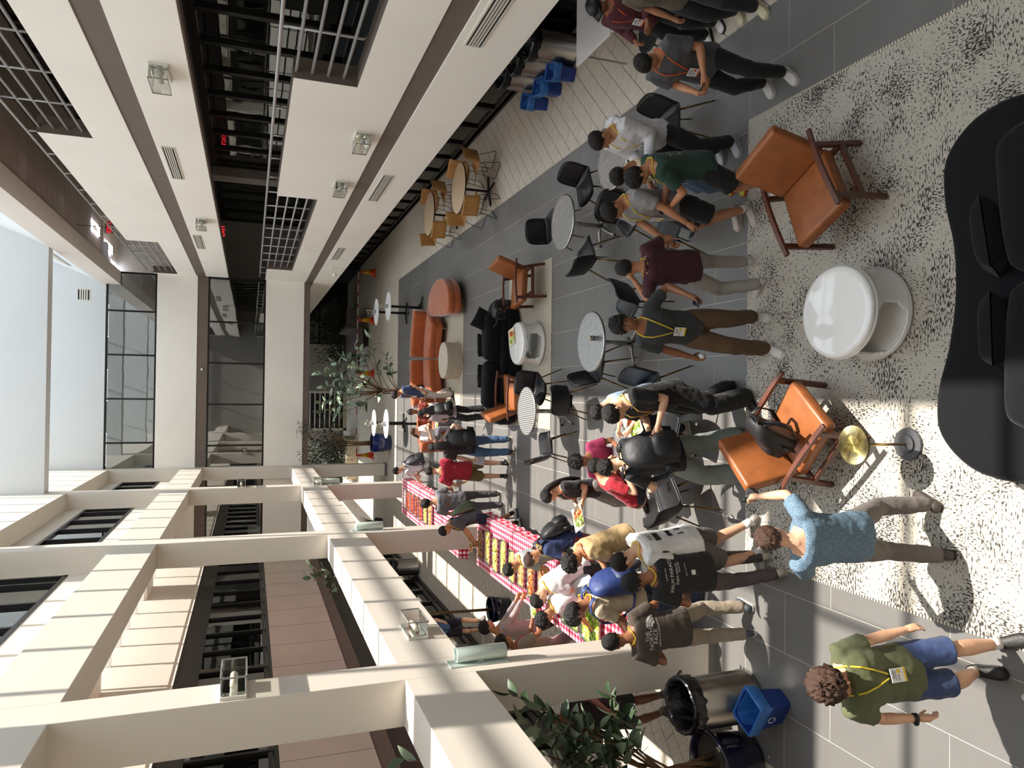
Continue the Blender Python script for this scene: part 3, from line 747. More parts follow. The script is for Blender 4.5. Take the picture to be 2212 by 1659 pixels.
# ---- folding tables by the right edge, perforated stool
WTOP = mat('white_plastic', '#d5d4d1', .5)
for i, (x0, y0, x1, y1, l) in enumerate([(4.60, 8.3, 6.0, 9.33, 'white plastic folding table behind the person in the dark grey shirt'), (4.60, 7.2, 6.0, 8.27, 'white plastic folding table beside the maroon hoodie, nearer of two')]):
    t = thing('folding_table', l, 'table', (x0, y0, 0), 0, 'white folding tables'); w_, d_ = x1-x0, y1-y0
    MB().box((0, 0, .70), (w_, d_, .74)).build('tabletop', WTOP, t, bevel=.03, seg=4)
    MB().box((.01, .01, .695), (w_-.01, d_-.01, .705)).build('edge', mat('cream_edge', '#c2ae8e', .6), t)
    for a in (.12, w_-.12):
        for b in (.12, d_-.12): MB().tube([(a, b, 0), (a, b, .7)], .014, 8).build('leg', STEEL, t)
t = thing('perforated_stool', 'black perforated seat behind the head in the dark grey shirt', 'stool', (4.42, 7.75, 0))
pf, nt, b_ = node_mat('black_perforated', .5); vo = nt.nodes.new('ShaderNodeTexVoronoi'); vo.inputs['Scale'].default_value = 34; vo.inputs['Randomness'].default_value = 0
nt.links.new(nt.nodes.new('ShaderNodeTexCoord').outputs['Object'], vo.inputs[0]); nt.links.new(ramp(nt, vo.outputs[0], [(.18, '#8d8d8d'), (.24, '#151516')]), b_.inputs['Base Color'])
MB().lathe([(0, .46), (.2, .465), (.24, .48), (.25, .50), (.235, .495), (.19, .48), (0, .475)], n=32, cap=False).build('seat', pf, t, True)
for k in range(4): a = PI/4+k*PI/2; MB().tube([(.1*math.cos(a), .1*math.sin(a), .46), (.24*math.cos(a), .24*math.sin(a), 0)], .011, 8).build('leg', BLACKP, t)

# ---- bins
BINST = mat('brushed_steel', '#a8a5a0', .3, 1, var=.08, vs_=3, stretch=(20, 20, .4)); BAGB = mat('black_bag', '#08080a', .25, bump=.6, bs=18, stretch=(1, 1, .6))
BAGBL = mat('blue_bag', '#2f6bb3', .3, bump=.6, bs=20, var=.2, vs_=14); BLUEP = mat('blue_plastic', '#1f3f8c', .45)
def steel_bin(x, y, label, R=.26, Hh=.82):
    t = thing('waste_bin', label, 'bin', (x, y, 0), random.random(), 'steel waste bins')
    MB().lathe([(R-.005, 0), (R+.006, .006), (R+.006, .05), (R, .055), (R, Hh-.04), (R-.01, Hh), (R-.02, Hh-.002), (R-.02, .02), (0, .02)], n=40, cap=False).build('body', BINST, t, True)
    k = 40; rings = []
    for r, z in ((R-.03, Hh-.35), (R-.025, Hh), (R+.012, Hh+.022), (R+.03, Hh-.02), (R+.022, Hh-.13)):
        rings.append([Vector(((r+random.uniform(-.008, .008))*math.cos(2*PI*i/k), (r+random.uniform(-.008, .008))*math.sin(2*PI*i/k), z+(random.uniform(-.03, .02) if z < Hh-.05 else random.uniform(-.006, .006)))) for i in range(k)])
    m_ = MB().loft(rings, cap=False); m_.add([v for v in rings[0]]+[Vector((0, 0, Hh-.36))], [(i, (i+1) % k, k) for i in range(k)]); m_.build('bag', BAGB, t, True)
    MB().tube([(R+.02, 0, Hh-.08), (R+.06, .01, Hh-.11), (R+.085, .0, Hh-.16)], [.02, .012, .018], 8).build('bag_knot', BAGB, t, True)
steel_bin(-3.17, 6.42, 'big steel bin with black liner in front of the white column')
steel_bin(5.72, 11.05, 'steel bin with black liner under the right gallery, nearest of the wall group'); steel_bin(5.76, 11.75, 'steel bin with black liner, middle of the wall group'); steel_bin(5.78, 12.42, 'steel bin with black liner, farthest of the wall group')
WHITEP = mat('white_print', '#dfe2ea', .6)
def arrows(parent, pos, R, s):
    """three chasing arrows in a ring"""
    m_ = MB()
    for k in range(3):
        a0 = k*2*PI/3; pts = [(math.cos(a0+t*1.25), math.sin(a0+t*1.25)) for t in (0, .33, .66, 1)]
        for (x0, z0), (x1, z1) in zip(pts, pts[1:]):
            m_.bar(Vector((x0*s, 0, z0*s)), Vector((x1*s, 0, z1*s)), s*.26, .002, (0, 1, 0))
        a = a0+1.3; c = Vector((math.cos(a)*s, 0, math.sin(a)*s)); tg = Vector((-math.sin(a), 0, math.cos(a))); nr = Vector((math.cos(a), 0, math.sin(a)))
        m_.add([c+nr*s*.35, c-nr*s*.35, c+tg*s*.5, c+nr*s*.35+Vector((0, .002, 0)), c-nr*s*.35+Vector((0, .002, 0)), c+tg*s*.5+Vector((0, .002, 0))], [(0, 1, 2), (5, 4, 3)])
    return m_.xf(R, pos).build('recycling_mark', WHITEP, parent)
def blue_bin(x, y, rot, label):
    t = thing('recycling_bin', label, 'bin', (x, y, 0), rot, 'blue recycling bins')
    def rr(w, d, z, n=8, r=.04): 
        out = []
        for cx, cy, a0 in ((w-r, d-r, 0), (-w+r, d-r, 90), (-w+r, -d+r, 180), (w-r, -d+r, 270)):
            for k in range(n//2): a = math.radians(a0+90*k/(n//2-1)); out.append(Vector((cx+r*math.cos(a), cy+r*math.sin(a), z)))
        return out
    m_ = MB().loft([rr(.15, .105, .0), rr(.18, .13, .37), rr(.19, .14, .375), rr(.19, .14, .395), rr(.175, .125, .395), rr(.145, .1, .02)], cap=False); m_.add(rr(.146, .101, .02)+rr(.15, .105, 0), [tuple(range(16)), tuple(range(31, 15, -1))]); m_.build('body', BLUEP, t)
    j = lambda P, a: [p+Vector((random.uniform(-a, a), random.uniform(-a, a), random.uniform(-a, a))) for p in P]
    lin_ = MB().loft([j(rr(.14, .095, .05), .01), j(rr(.168, .118, .36), .01), j(rr(.19, .14, .41), .008), j(rr(.205, .152, .39), .006), j(rr(.198, .146, .27), .012)], cap=False); lin_.add(j(rr(.14, .095, .06), .01), [tuple(range(16))]); lin_.build('bag', BAGBL, t, True)
    arrows(t, (0, -.135, .2), rx(-.1), .035); arrows(t, (0, .135, .2), rz(PI) @ rx(-.1), .035)
blue_bin(-3.08, 5.92, -.5, 'blue recycling bin with blue liner beside the big steel bin'); blue_bin(5.33, 11.1, 1.2, 'blue recycling bin under the right gallery, nearest of three'); blue_bin(5.31, 11.68, 1.35, 'blue recycling bin under the right gallery, middle of three'); blue_bin(5.28, 12.28, 1.15, 'blue recycling bin under the right gallery, farthest of three')

# ---- buffet: tables, gingham cloths, trays of food
def gingham():
    M, nt, b = node_mat('red_gingham', .8); tc = nt.nodes.new('ShaderNodeTexCoord'); sp = nt.nodes.new('ShaderNodeSeparateXYZ'); nt.links.new(tc.outputs['Object'], sp.inputs[0]); sn = nt.nodes.new('ShaderNodeSeparateXYZ'); nt.links.new(tc.outputs['Normal'], sn.inputs[0])
    ax = nmath(nt, 'ABSOLUTE', sn.outputs[0]); ay = nmath(nt, 'ABSOLUTE', sn.outputs[1])
    u = nmath(nt, 'ADD', sp.outputs[0], nmath(nt, 'MULTIPLY', sp.outputs[2], nmath(nt, 'ROUND', ax))); v = nmath(nt, 'ADD', sp.outputs[1], nmath(nt, 'MULTIPLY', sp.outputs[2], nmath(nt, 'ROUND', ay)))
    fu = nmath(nt, 'GREATER_THAN', nmath(nt, 'FRACT', nmath(nt, 'MULTIPLY', u, 10.5)), .5); fv = nmath(nt, 'GREATER_THAN', nmath(nt, 'FRACT', nmath(nt, 'MULTIPLY', v, 10.5)), .5)
    s = nmath(nt, 'MULTIPLY', nmath(nt, 'ADD', fu, fv), .5)
    r = nt.nodes.new('ShaderNodeValToRGB'); r.color_ramp.interpolation = 'CONSTANT'; e = r.color_ramp.elements; e.new(.5)
    for i, (p, c) in enumerate([(0, '#efe4e2'), (.4, '#d9637a'), (.9, '#b9102c')]): e[i].position = p; e[i].color = (*lin(c), 1)
    nt.links.new(s, r.inputs[0]); nt.links.new(r.outputs[0], b.inputs['Base Color']); return M
GING = gingham(); FOIL = mat('aluminium_foil', '#c8c8c8', .3, 1, bump=.3, bs=40)
FOODS = {'yellow rice': ('#d6bf4a', '#6b7a2a', '#efe08a'), 'browned gratin': ('#a8763a', '#6d4a22', '#c9a468'), 'red stew': ('#b5401d', '#7a2410', '#d9652e'), 'golden fried food': ('#c98f4a', '#a5622a', '#e0b878'), 'carrot salad': ('#d07a35', '#e6c08c', '#b14a1e'), 'green salad': ('#9fbf3e', '#5f8f24', '#dfe6a8'), 'bread rolls': ('#d8d2c6', '#bcb2a2', '#eee9df')}
def food_mats(k): return [mat('food_%s_%d' % (k.replace(' ', '_'), i), c, .55, var=.15, vs_=50) for i, c in enumerate(FOODS[k])]
def heap(w, d, h, k, parent, name, dens=170, z=0):
    def fn(u, v): a, b = u*2-1, v*2-1; return Vector((a*w, b*d, z+h*(1-a**6)*(1-b**6)*(.75+.5*noise.noise((a*7, b*7, h*99)))))
    m_ = grid_surf(fn, 14, 14); m_.cur = 0
    for i in range(dens):
        a, b = random.uniform(-.9, .9), random.uniform(-.9, .9); p = fn((a+1)/2, (b+1)/2); s = random.uniform(.006, .018); m_.cur = random.choice((0, 1, 2, 2))
        R = Matrix.Rotation(random.uniform(0, 6), 3, 'Z') @ Matrix.Rotation(random.uniform(-.8, .8), 3, 'X'); m_.box((-s*1.6, -s*.7, -s*.4), (s*1.6, s*.7, s*.4), R, p)
    return m_.build(name, food_mats(k), parent)
def tray(x, y, z, w, d, k, label, rot=0):
    t = thing('food_tray', label, 'tray', (x, y, z), rot, 'aluminium food trays on the gingham tables')
    def rr(a, b, zz): return [Vector(q) for q in ((-a, -b+.03, zz), (-a+.03, -b, zz), (a-.03, -b, zz), (a, -b+.03, zz), (a, b-.03, zz), (a-.03, b, zz), (-a+.03, b, zz), (-a, b-.03, zz))]
    m_ = MB().loft([rr(w-.03, d-.03, 0), rr(w, d, .062), rr(w+.014, d+.014, .064), rr(w+.014, d+.014, .070), rr(w-.006, d-.006, .068), rr(w-.035, d-.035, .006)], cap=True); m_.build('pan', FOIL, t)
    heap(w-.015, d-.015, .045, k, t, 'food', 150, .035)['kind'] = 'stuff'
def buffet(x0, x1, y0, y1, label, labelc):
    t = thing('buffet_table', label, 'table', (x0, y0, 0)); L, W_ = y1-y0, x1-x0
    MB().box((.03, .03, .70), (W_-.03, L-.03, .735)).build('tabletop', WTOP, t)
    for a in (.1, W_-.1):
        for b in (.2, L/3, 2*L/3, L-.2): MB().tube([(a, b, 0), (a, b, .7)], .016, 8).build('leg', STEEL, t)
    # cloth with a scalloped drop
    n = 60; top = MB()
    per = [(W_*i/12, 0) for i in range(12)]+[(W_, L*i/n) for i in range(n)]+[(W_-W_*i/12, L) for i in range(12)]+[(0, L-L*i/n) for i in range(n)]
    m_ = len(per); r0 = [Vector((px, py, .742)) for px, py in per]; r1 = []
    for i, (px, py) in enumerate(per):
        o = .018*math.sin(i*1.9)+.012; nx = (1 if px >= W_-1e-6 else -1 if px <= 1e-6 else 0); ny = (1 if py >= L-1e-6 else -1 if py <= 1e-6 else 0)
        r1.append(Vector((px+nx*(o+.012), py+ny*(o+.012), .50+.02*math.sin(i*.9))))
    c = MB().loft([r1, r0], cap=False); c.add(r0, [tuple(range(m_))]); cl_ = c.build('tablecloth', GING); cl_.location = (x0, y0, 0); tag(cl_, labelc, 'tablecloth', 'red gingham tablecloths')
buffet(-3.40, -2.38, 7.55, 13.75, 'long folding buffet table beside the near column', 'red and white gingham cloth on the nearer buffet table')
buffet(-3.57, -2.56, 15.1, 21.25, 'long folding buffet table farther back between the columns', 'red and white gingham cloth on the farther buffet table')
yy = 13.5
for i, (k, w_, l) in enumerate([('browned gratin', .27, 'tray of browned gratin at the far end of the nearer buffet'), ('yellow rice', .30, 'tray of yellow rice next to the browned gratin'), ('yellow rice', .30, 'second tray of yellow rice from the far end'), ('yellow rice', .30, 'third tray of yellow rice from the far end'), ('yellow rice', .26, 'fourth and smallest tray of yellow rice by the wavy haired head'), ('golden fried food', .28, 'tray of golden fried food after the yellow rice'), ('carrot salad', .30, 'tray of mixed orange salad behind the white printed tee'), ('golden fried food', .28, 'tray of golden food at the white tee person'), ('carrot salad', .28, 'tray of shredded carrot food beside the gingham edge'), ('green salad', .34, 'big tray of shredded green salad under the black curly head'), ('green salad', .32, 'nearest tray of chopped green salad by the blue backpack')]):
    d_ = .15 if i < 9 else .3
    yy -= d_; tray(-2.93+(.05 if i % 2 else 0), yy, .745, w_, d_-.02, k, l, random.uniform(-.03, .03)); yy -= d_+(.1 if i < 9 else .02)*1.45
yy = 20.6
for i, (k, l) in enumerate([('bread rolls', 'tray of pale bread at the far end of the farther buffet'), ('red stew', 'tray of red stew next to the pale bread'), ('red stew', 'second tray of red stew on the farther buffet'), ('red stew', 'third tray of red stew on the farther buffet'), ('red stew', 'fourth tray of red stew by the green backpack'), ('yellow rice', 'tray of yellow rice on the farther buffet'), ('golden fried food', 'tray of golden food hidden behind the green backpack')]):
    tray(-3.05, yy, .745, .27, .16, k, l); yy -= .52

# ================================================================ people
SKINS = {'light': '#d9a98a', 'tan': '#b98260', 'brown': '#8f5d40', 'deep': '#6b4330'}
def skin(k): return mat('skin_'+k, SKINS[k], .5, var=.05, vs_=18)
def cloth(name, col, var=.08, rough=.85): return mat('cloth_'+name, col, rough, var=var, vs_=9, bump=.35, bs=14, stretch=(1, 1, .45), sheen=.1)
HAIRK = mat('black_hair', '#15110f', .45, var=.35, vs_=30, bump=.6, bs=90, stretch=(3, 3, .7))
HAIRB = mat('brown_hair', '#4a3225', .45, var=.4, vs_=40, bump=.6, bs=90, stretch=(3, 3, .7))
CLOUD = bpy.data.textures.new('folds', 'CLOUDS'); CLOUD.noise_scale = .10; CLOUD.noise_depth = 2
def V(*a): return Vector(a)
def ik(a, b, l1, l2, pole):
    d = b-a; L = d.length; mx = (l1+l2)*.998
    if L > mx: b = a+d*(mx/L); d = b-a; L = mx
    if L < abs(l1-l2)+.02: L = abs(l1-l2)+.02
    dn = d.normalized(); x = (l1*l1-l2*l2+L*L)/(2*L); h = math.sqrt(max(0, l1*l1-x*x))
    p = pole-dn*pole.dot(dn)
    if p.length < 1e-4: p = V(0, 0, -1)-dn*(-dn.z)
    return a+dn*x+p.normalized()*h, b
def capsule(mb, a, b, ra, rb, n=10):
    """closed tapered limb piece with round ends"""
    a, b = Vector(a), Vector(b); d = (b-a); L = d.length; dn = d/L
    mb.tube([a-dn*ra*.75, a-dn*ra*.4, a, a+d*.5, b, b+dn*rb*.4, b+dn*rb*.75], [ra*.5, ra*.88, ra, (ra+rb)/2, rb, rb*.88, rb*.5], n)
def limb(mb, pts, rs, n=12):
    mb.tube(pts, rs, n); mb.sphere(pts[0], rs[0] if not isinstance(rs[0], tuple) else max(rs[0]), 10, 6); e = rs[-1]
    mb.sphere(pts[-1], e if not isinstance(e, tuple) else min(e), 10, 6)
def lerp(a, b, t): return a+(b-a)*t
def hand(mb, wr, d, pn, side, k, curl):
    """palm, four fingers, thumb; d along the forearm, pn where the palm faces"""
    d = d.normalized(); pn = (pn-d*pn.dot(d)); pn = pn.normalized() if pn.length > 1e-3 else d.orthogonal().normalized()
    ac = d.cross(pn)*side                        # towards the thumb
    mb.tube([wr-d*.03*k, wr+d*.01*k, wr+d*.04*k, wr+d*.085*k], [(.024*k, .024*k)]*2+[.03*k, .028*k], 10)
    for off in (-.028, -.0095, .0095, .028): mb.tube([wr+d*.02*k+ac*off*.6*k, wr+d*.09*k+ac*off*k], [.0135*k, .0125*k], 8)
    for i, (off, L) in enumerate(((.030, .068), (.0105, .078), (-.0095, .072), (-.029, .056))):
        p = wr+d*.086*k+ac*off*k; ang = 0; pts = [p-d*.012*k]; dirn = d
        for j in range(3):
            ang += curl*(.55+.25*j)+.1; q = d*math.cos(ang)+pn*math.sin(ang)+ac*off*2.2*(1-curl)
            p = p+q.normalized()*L*k*(.42, .32, .26)[j]; pts.append(p)
        mb.tube(pts, [.0115*k, .0105*k, .0095*k, .0075*k], 8)
    p0 = wr+d*.025*k+ac*.026*k; t1 = p0+(d*.55+ac*.65+pn*.35).normalized()*.04*k; t2 = t1+(d*.8+ac*.15+pn*(.3+.5*curl)).normalized()*.032*k; t3 = t2+(d*.7-ac*.2+pn*(.3+.6*curl)).normalized()*.024*k
    mb.tube([p0-ac*.01*k, t1, t2, t3], [.015*k, .013*k, .011*k, .009*k], 8)
    return wr+d*.1*k+pn*.03*k
def head_shape(mb, c, R, k):
    def P(x, y, z): return c+R @ Vector((x, y, z))*k
    def E(p, r): mb.sphere(P(*p), [v*k for v in r], 16, 12, R)
    E((0, -.008, .022), (.074, .094, .098)); E((0, .02, -.035), (.062, .068, .078)); E((0, .045, -.082), (.036, .032, .03)); E((0, .07, .02), (.05, .02, .02))
    for s in (-1, 1):
        E((s*.033, .055, -.03), (.026, .026, .028)); E((s*.075, -.008, -.012), (.009, .02, .032)); E((s*.045, .02, -.062), (.02, .035, .03)); E((s*.032, .074, .002), (.014, .008, .008))
    mb.tube([P(0, .078, .012), P(0, .098, -.014), P(0, .108, -.03), P(0, .092, -.036)], [.008*k, .011*k, .015*k, .009*k], 8)
    E((0, .082, -.060), (.023, .011, .007)); E((0, .079, -.070), (.021, .010, .007))
def hair_cap(c, R, k, style, part=0):
    amp, fr, gr = {'short': (.009, 30, 0), 'neat': (.006, 24, -.002), 'wavy': (.012, 26, .004), 'curly': (.014, 46, .008), 'afro': (.016, 60, .026), 'long': (.006, 18, .002), 'buzz': (.001, 30, -.006)}[style]
    nu, nv = 44, 30; vs = []; fs = []; sd_ = Vector((c.x*13, c.y*7, part))
    for i in range(nv+1):
        t = PI*min(max(i/nv, .01), .99)
        for j in range(nu):
            a = 2*PI*j/nu; d = Vector((math.sin(t)*math.cos(a), math.sin(t)*math.sin(a), -math.cos(t)))
            p = Vector((d.x*(.083+gr), d.y*(.103+gr)-.012, d.z*(.098+gr)+.034))
            u = min(1, max(0, (p.y+.045)/.125)); zl = -.085+.138*u**.8+(.006*noise.noise(d*9+sd_))
            if style in ('long', 'wavy'): zl -= .015*(1-u)
            s = 1
            if p.z < zl: s = 1-min(.35, (zl-p.z)*9)
            else:
                n1 = noise.noise(d*fr*.16+sd_); n2 = noise.noise(d*fr*.5+sd_)
                s = 1+(amp*(n1*1.0+n2*.9))/.095
                if style in ('curly', 'afro'): s += amp*abs(noise.noise(d*fr*.35+sd_*2))/.06
            q = Vector((p.x*s, (p.y+.012)*s-.012, (p.z-.02)*s+.02)); vs.append(c+R @ q*k)
    for i in range(nv):
        for j in range(nu): fs.append((i*nu+j, i*nu+(j+1) % nu, (i+1)*nu+(j+1) % nu, (i+1)*nu+j))
    return MB().add(vs, fs)
TORSO = [(-.12, .172, .122), (-.04, .172, .124), (.06, .163, .118), (.16, .160, .113), (.26, .170, .118), (.36, .184, .118), (.43, .180, .104), (.475, .135, .085), (.505, .085, .068), (.525, .062, .058)]
def persona(label, fp, h, Hh=1.72, skin_='tan', hair='short', hairm=None, top=('tee', '#333333'), bot=('pants', '#333333'), shoe='#d8d4cc', sole='#e8e6e0', sock=None, lean=0, side=0, twist=0,
            L=(-.24, .05, .84), R=(.24, .05, .84), pl=None, pr=None, cl=.35, cr=.35, nl=None, nr=None, head=(0, 15), feet=((-.1, 0, -8), (.1, 0, 8)), lany=None, near=False, sit=None, pelvis=None, w=1.0, face=False,
            longhair=0, ground=0, group=None, extra=None, eth=1, toprad=1.0):
    k = Hh/1.72; t = thing('person', label, 'person', (fp[0], fp[1], ground), hd(h), group); sk = skin(skin_)
    p0 = V(0, 0, .93*k) if sit is None else V(0, 0, sit)
    if pelvis: p0 = V(*pelvis)
    T = Matrix.Rotation(-math.radians(twist), 3, 'Z') @ Matrix.Rotation(-math.radians(lean), 3, 'X') @ Matrix.Rotation(math.radians(side), 3, 'Y')
    def tp(x, y, z): return p0+T @ Vector((x*k*w, y*k*w, z*k))
    Rh = T @ Matrix.Rotation(0, 3, 'Z'); Rh = Matrix.Rotation(-math.radians(head[0]), 3, 'Z') @ Matrix.Rotation(-math.radians(head[1]), 3, 'X') @ Matrix.Rotation(math.radians(head[2] if len(head) > 2 else 0), 3, 'Y')
    nb = tp(0, -.01, .50); hc = nb+(T @ V(0, 0, .05)+Rh @ V(0, .028, .118))*k; kh = k*.98
    body, topm, botm = MB(), MB(), MB()
    # torso
    def rings(sc, dz=0, z0=-.2, z1=9, grow=0):
        out = []
        for z, a, b in TORSO:
            if z < z0 or z > z1: continue
            a, b = a*sc+grow, b*sc+grow
            out.append([tp(a*math.copysign(abs(math.cos(2*PI*i/20))**.85, math.cos(2*PI*i/20)), b*math.copysign(abs(math.sin(2*PI*i/20))**.9, math.sin(2*PI*i/20))+(.012 if .2 < z < .4 else 0), z+dz) for i in range(20)])
        return out
    body.loft(rings(.88)); head_shape(body, hc, Rh, kh)
    body.tube([tp(0, -.015, .44), nb, nb+(hc-nb)*.45, hc+Rh @ V(0, -.02, -.03)*kh], [.062*k, .056*k, .051*k, .052*k], 12)
    # arms
    hands = {}
    for s, W, pole, cu, pn in ((-1, L, pl, cl, nl), (1, R, pr, cr, nr)):
        sh = tp(s*.172, 0, .435); W = Vector(W)*1.0; W = Vector((W.x, W.y, W.z)) if sit is not None else Vector((W.x*k, W.y*k, W.z*k))
        el, wr = ik(sh, W, .285*k, .255*k, Vector(pole) if pole else V(s*.45, -.7, -.35)); fd = (wr-el).normalized(); ud = (el-sh).normalized()
        body.tube([sh-ud*.01, sh+ud*.06*k, lerp(sh, el, .5), el-ud*.02*k, el, el+fd*.02*k, lerp(el, wr, .3), lerp(el, wr, .7), wr], [.047*k, .049*k, .043*k, .038*k, .0385*k, .039*k, .040*k, .031*k, .0245*k], 12)
        body.sphere(sh, .05*k, 10, 7)
        P = hand(body, wr, fd, Vector(pn) if pn else V(-s*.9, .1, -.15), -s, k*1.0, cu); hands[s] = (P, wr, fd)
        st = top[0]; tr = toprad
        if st in ('tee', 'polo'):
            e = lerp(sh, el, .70 if st == 'tee' else .66); topm.tube([tp(s*.11, 0, .435), sh+T @ V(0, 0, .012)*k, lerp(sh, e, .35), e], [.062*k, (.068*k*tr), .068*k*tr, .066*k*tr], 14)
        elif st in ('long', 'hoodie'):
            g_ = 1.15 if st == 'hoodie' else 1
            topm.tube([tp(s*.11, 0, .435), sh+T @ V(0, 0, .012)*k, lerp(sh, el, .5), el, lerp(el, wr, .4), lerp(el, wr, .85), lerp(el, wr, .93)], [.062*k, .066*k*g_, .058*k*g_, .054*k*g_, .05*k*g_, .042*k*g_, .036*k*g_], 14); topm.sphere(el, .054*k*g_, 10, 7)
    # top
    hem = {'tee': -.13, 'polo': -.13, 'long': -.12, 'hoodie': -.10, 'crop': .02}.get(top[0], -.12)
    R_ = rings((1.0 if top[0] != 'hoodie' else 1.08)*toprad, 0, -.05, .50, .006)
    bt = [tp(.178*toprad*math.cos(2*PI*i/20), .130*toprad*math.sin(2*PI*i/20), hem) for i in range(20)]
    topm.loft(([bt]+R_) if sit is None or lean < 30 else R_)
    if top[0] == 'hoodie': topm.tube([tp(-.07, -.09, .47), tp(-.05, -.125, .46), tp(0, -.135, .45), tp(.05, -.125, .46), tp(.07, -.09, .47)], .05*k, 10)
    if top[0] == 'polo': topm.tube([tp(.075*math.cos(a), .065*math.sin(a)-.01, .505) for a in [2*PI*i/12 for i in range(12)]], .014*k, 6, closed=True)
    # legs
    for s, (fx, fy, fr) in zip((-1, 1), feet):
        hp = p0+Vector((s*.092*k*w, 0, -.03*k)); an = V(fx*k, fy*k, .085*k)
        kn, an2 = ik(hp, an, .435*k, .425*k, Matrix.Rotation(-math.radians(fr), 3, 'Z') @ V(0, 1, .15) if sit is None else V(0, 1, 1.2))
        an = an2
        body.tube([hp, lerp(hp, kn, .3), lerp(hp, kn, .8), kn, lerp(kn, an, .25), lerp(kn, an, .6), an, an+V(0, 0, -.04)], [.082*k, .077*k, .058*k, .054*k, .057*k, .046*k, .034*k, .034*k], 12)
        b = bot[0]; f_ = bot[2] if len(bot) > 2 else 1.0
        if b == 'pants': limb(botm, [hp, lerp(hp, kn, .4), kn, lerp(kn, an, .5), lerp(kn, an, .93)], [.098*k, .092*k*f_, .076*k*f_, .070*k*f_, .064*k*f_], 14)
        elif b == 'wide': limb(botm, [hp, lerp(hp, kn, .4), kn, lerp(kn, an, .5), lerp(kn, an, .97)], [.102*k, .102*k*f_, .098*k*f_, .098*k*f_, .10*k*f_], 14)
        elif b == 'shorts': botm.tube([hp+V(0, 0, .02), lerp(hp, kn, .3), lerp(hp, kn, .88)], [.098*k, .100*k*f_, .098*k*f_], 14)
        # shoe
        Rf = Matrix.Rotation(-math.radians(fr), 3, 'Z'); o_ = Vector((an.x, an.y, 0))
        def ringf(y, wd, z0, z1, n=12):
            return [o_+Rf @ Vector((wd*math.copysign(abs(math.cos(2*PI*i/n))**.7, math.cos(2*PI*i/n)), y, max(z0, (z0+z1)/2+(z1-z0)/2*math.sin(2*PI*i/n)*1.0)))*k for i in range(n)]
        sm = MB().loft([ringf(y, wd, .018, z) for y, wd, z in ((-.082, .018, .05), (-.074, .033, .088), (-.045, .039, .108), (.0, .041, .105), (.045, .043, .086), (.09, .047, .066), (.135, .048, .056), (.17, .041, .048), (.192, .022, .038))])
        so_ = sm.build('shoe', mat('shoe_'+shoe, shoe, .55, var=.06, vs_=30, bump=.2, bs=40), t, True)
        ol = [(-.088, .016), (-.078, .034), (-.04, .041), (.03, .043), (.09, .05), (.14, .051), (.175, .043), (.2, .018)]
        MB().prism([tuple((o_+Rf @ Vector((x, y, 0))*k)[:2]) for x, y in [(a, y) for y, a in ol]+[(-a, y) for y, a in reversed(ol)]], .0, .026*k).build('sole', mat('sole_'+sole, sole, .6), so_)
        if sock or b == 'shorts': MB().tube([an+V(0, 0, -.015), an+V(0, 0, .03), an+(kn-an)*.2], [.041*k, .041*k, .043*k], 12).build('sock', mat('sock_'+(sock or '#e4e2de'), sock or '#e4e2de', .9), t, True)
    pel = [[p0+T @ Vector((a*k*w*math.cos(2*PI*i/18), b*k*w*math.sin(2*PI*i/18), z*k)) for i in range(18)] for z, a, b in ((-.10, .13, .10), (-.06, .172, .125), (0, .172, .126), (.05, .162, .118))]
    botm.loft(pel)
    vb = .0085 if near else .012; vc = .0125 if near else .016
    def fin(mb, name, m_, vox, folds, it):
        o = mb.build(name, m_, t, True); r = o.modifiers.new('skin', 'REMESH'); r.mode = 'VOXEL'; r.voxel_size = vox; r.use_smooth_shade = True
        s_ = o.modifiers.new('smooth', 'SMOOTH'); s_.factor = .5; s_.iterations = it
        if folds:
            d_ = o.modifiers.new('folds', 'DISPLACE'); d_.texture = CLOUD; d_.strength = folds; d_.mid_level = .5; d_.texture_coords = 'GLOBAL'
        return o
    fin(body, 'body', sk, vb, 0, 1)
    to = fin(topm, {'tee': 'tee_shirt', 'polo': 'polo_shirt', 'long': 'shirt', 'hoodie': 'hoodie'}.get(top[0], 'shirt'), top[2] if len(top) > 2 else cloth(top[1], top[1]), vc, .022, 3)
    fin(botm, {'shorts': 'shorts'}.get(bot[0], 'trousers'), cloth(bot[1], bot[1]), vc, .022, 3)
    # hair
    hm = hairm or HAIRK
    if hair: hair_cap(hc, Rh, kh, hair).build('hair', hm, t, True)
    if longhair:
        pts = [hc+Rh @ V(0, -.07, .03)*kh, hc+Rh @ V(0, -.095, -.05)*kh, tp(0, -.115, .44), tp(0, -.145, .44-longhair*.5), tp(0, -.14, .44-longhair)]
        MB().tube(pts, [(.06*k, .05*k), (.085*k, .05*k), (.10*k, .045*k), (.095*k, .04*k), (.05*k, .02*k)], 14).build('hair', hm, t, True, sub=1)
    if face:
        EW = mat('eye_white', '#d8d2c8', .3); IR = mat('iris', '#1c120c', .2); LIP = mat('lips_'+skin_, {'light': '#b5695c', 'tan': '#9a5a4b', 'brown': '#74423a', 'deep': '#593030'}[skin_], .45)
        for s in (-1, 1):
            e = MB().sphere(hc+Rh @ V(s*.032, .0775, .004)*kh, [.0125*kh, .008*kh, .0075*kh], 12, 8, Rh).build('eye', EW, t, True)
            MB().sphere(hc+Rh @ V(s*.032, .0835, .004)*kh, [.0055*kh, .004*kh, .0058*kh], 10, 6, Rh).build('iris', IR, e, True)
            MB().tube([hc+Rh @ V(s*.014, .092, .022)*kh, hc+Rh @ V(s*.032, .092, .028)*kh, hc+Rh @ V(s*.05, .08, .021)*kh], [.004*kh, .0048*kh, .003*kh], 6).build('eyebrow', hm, t)
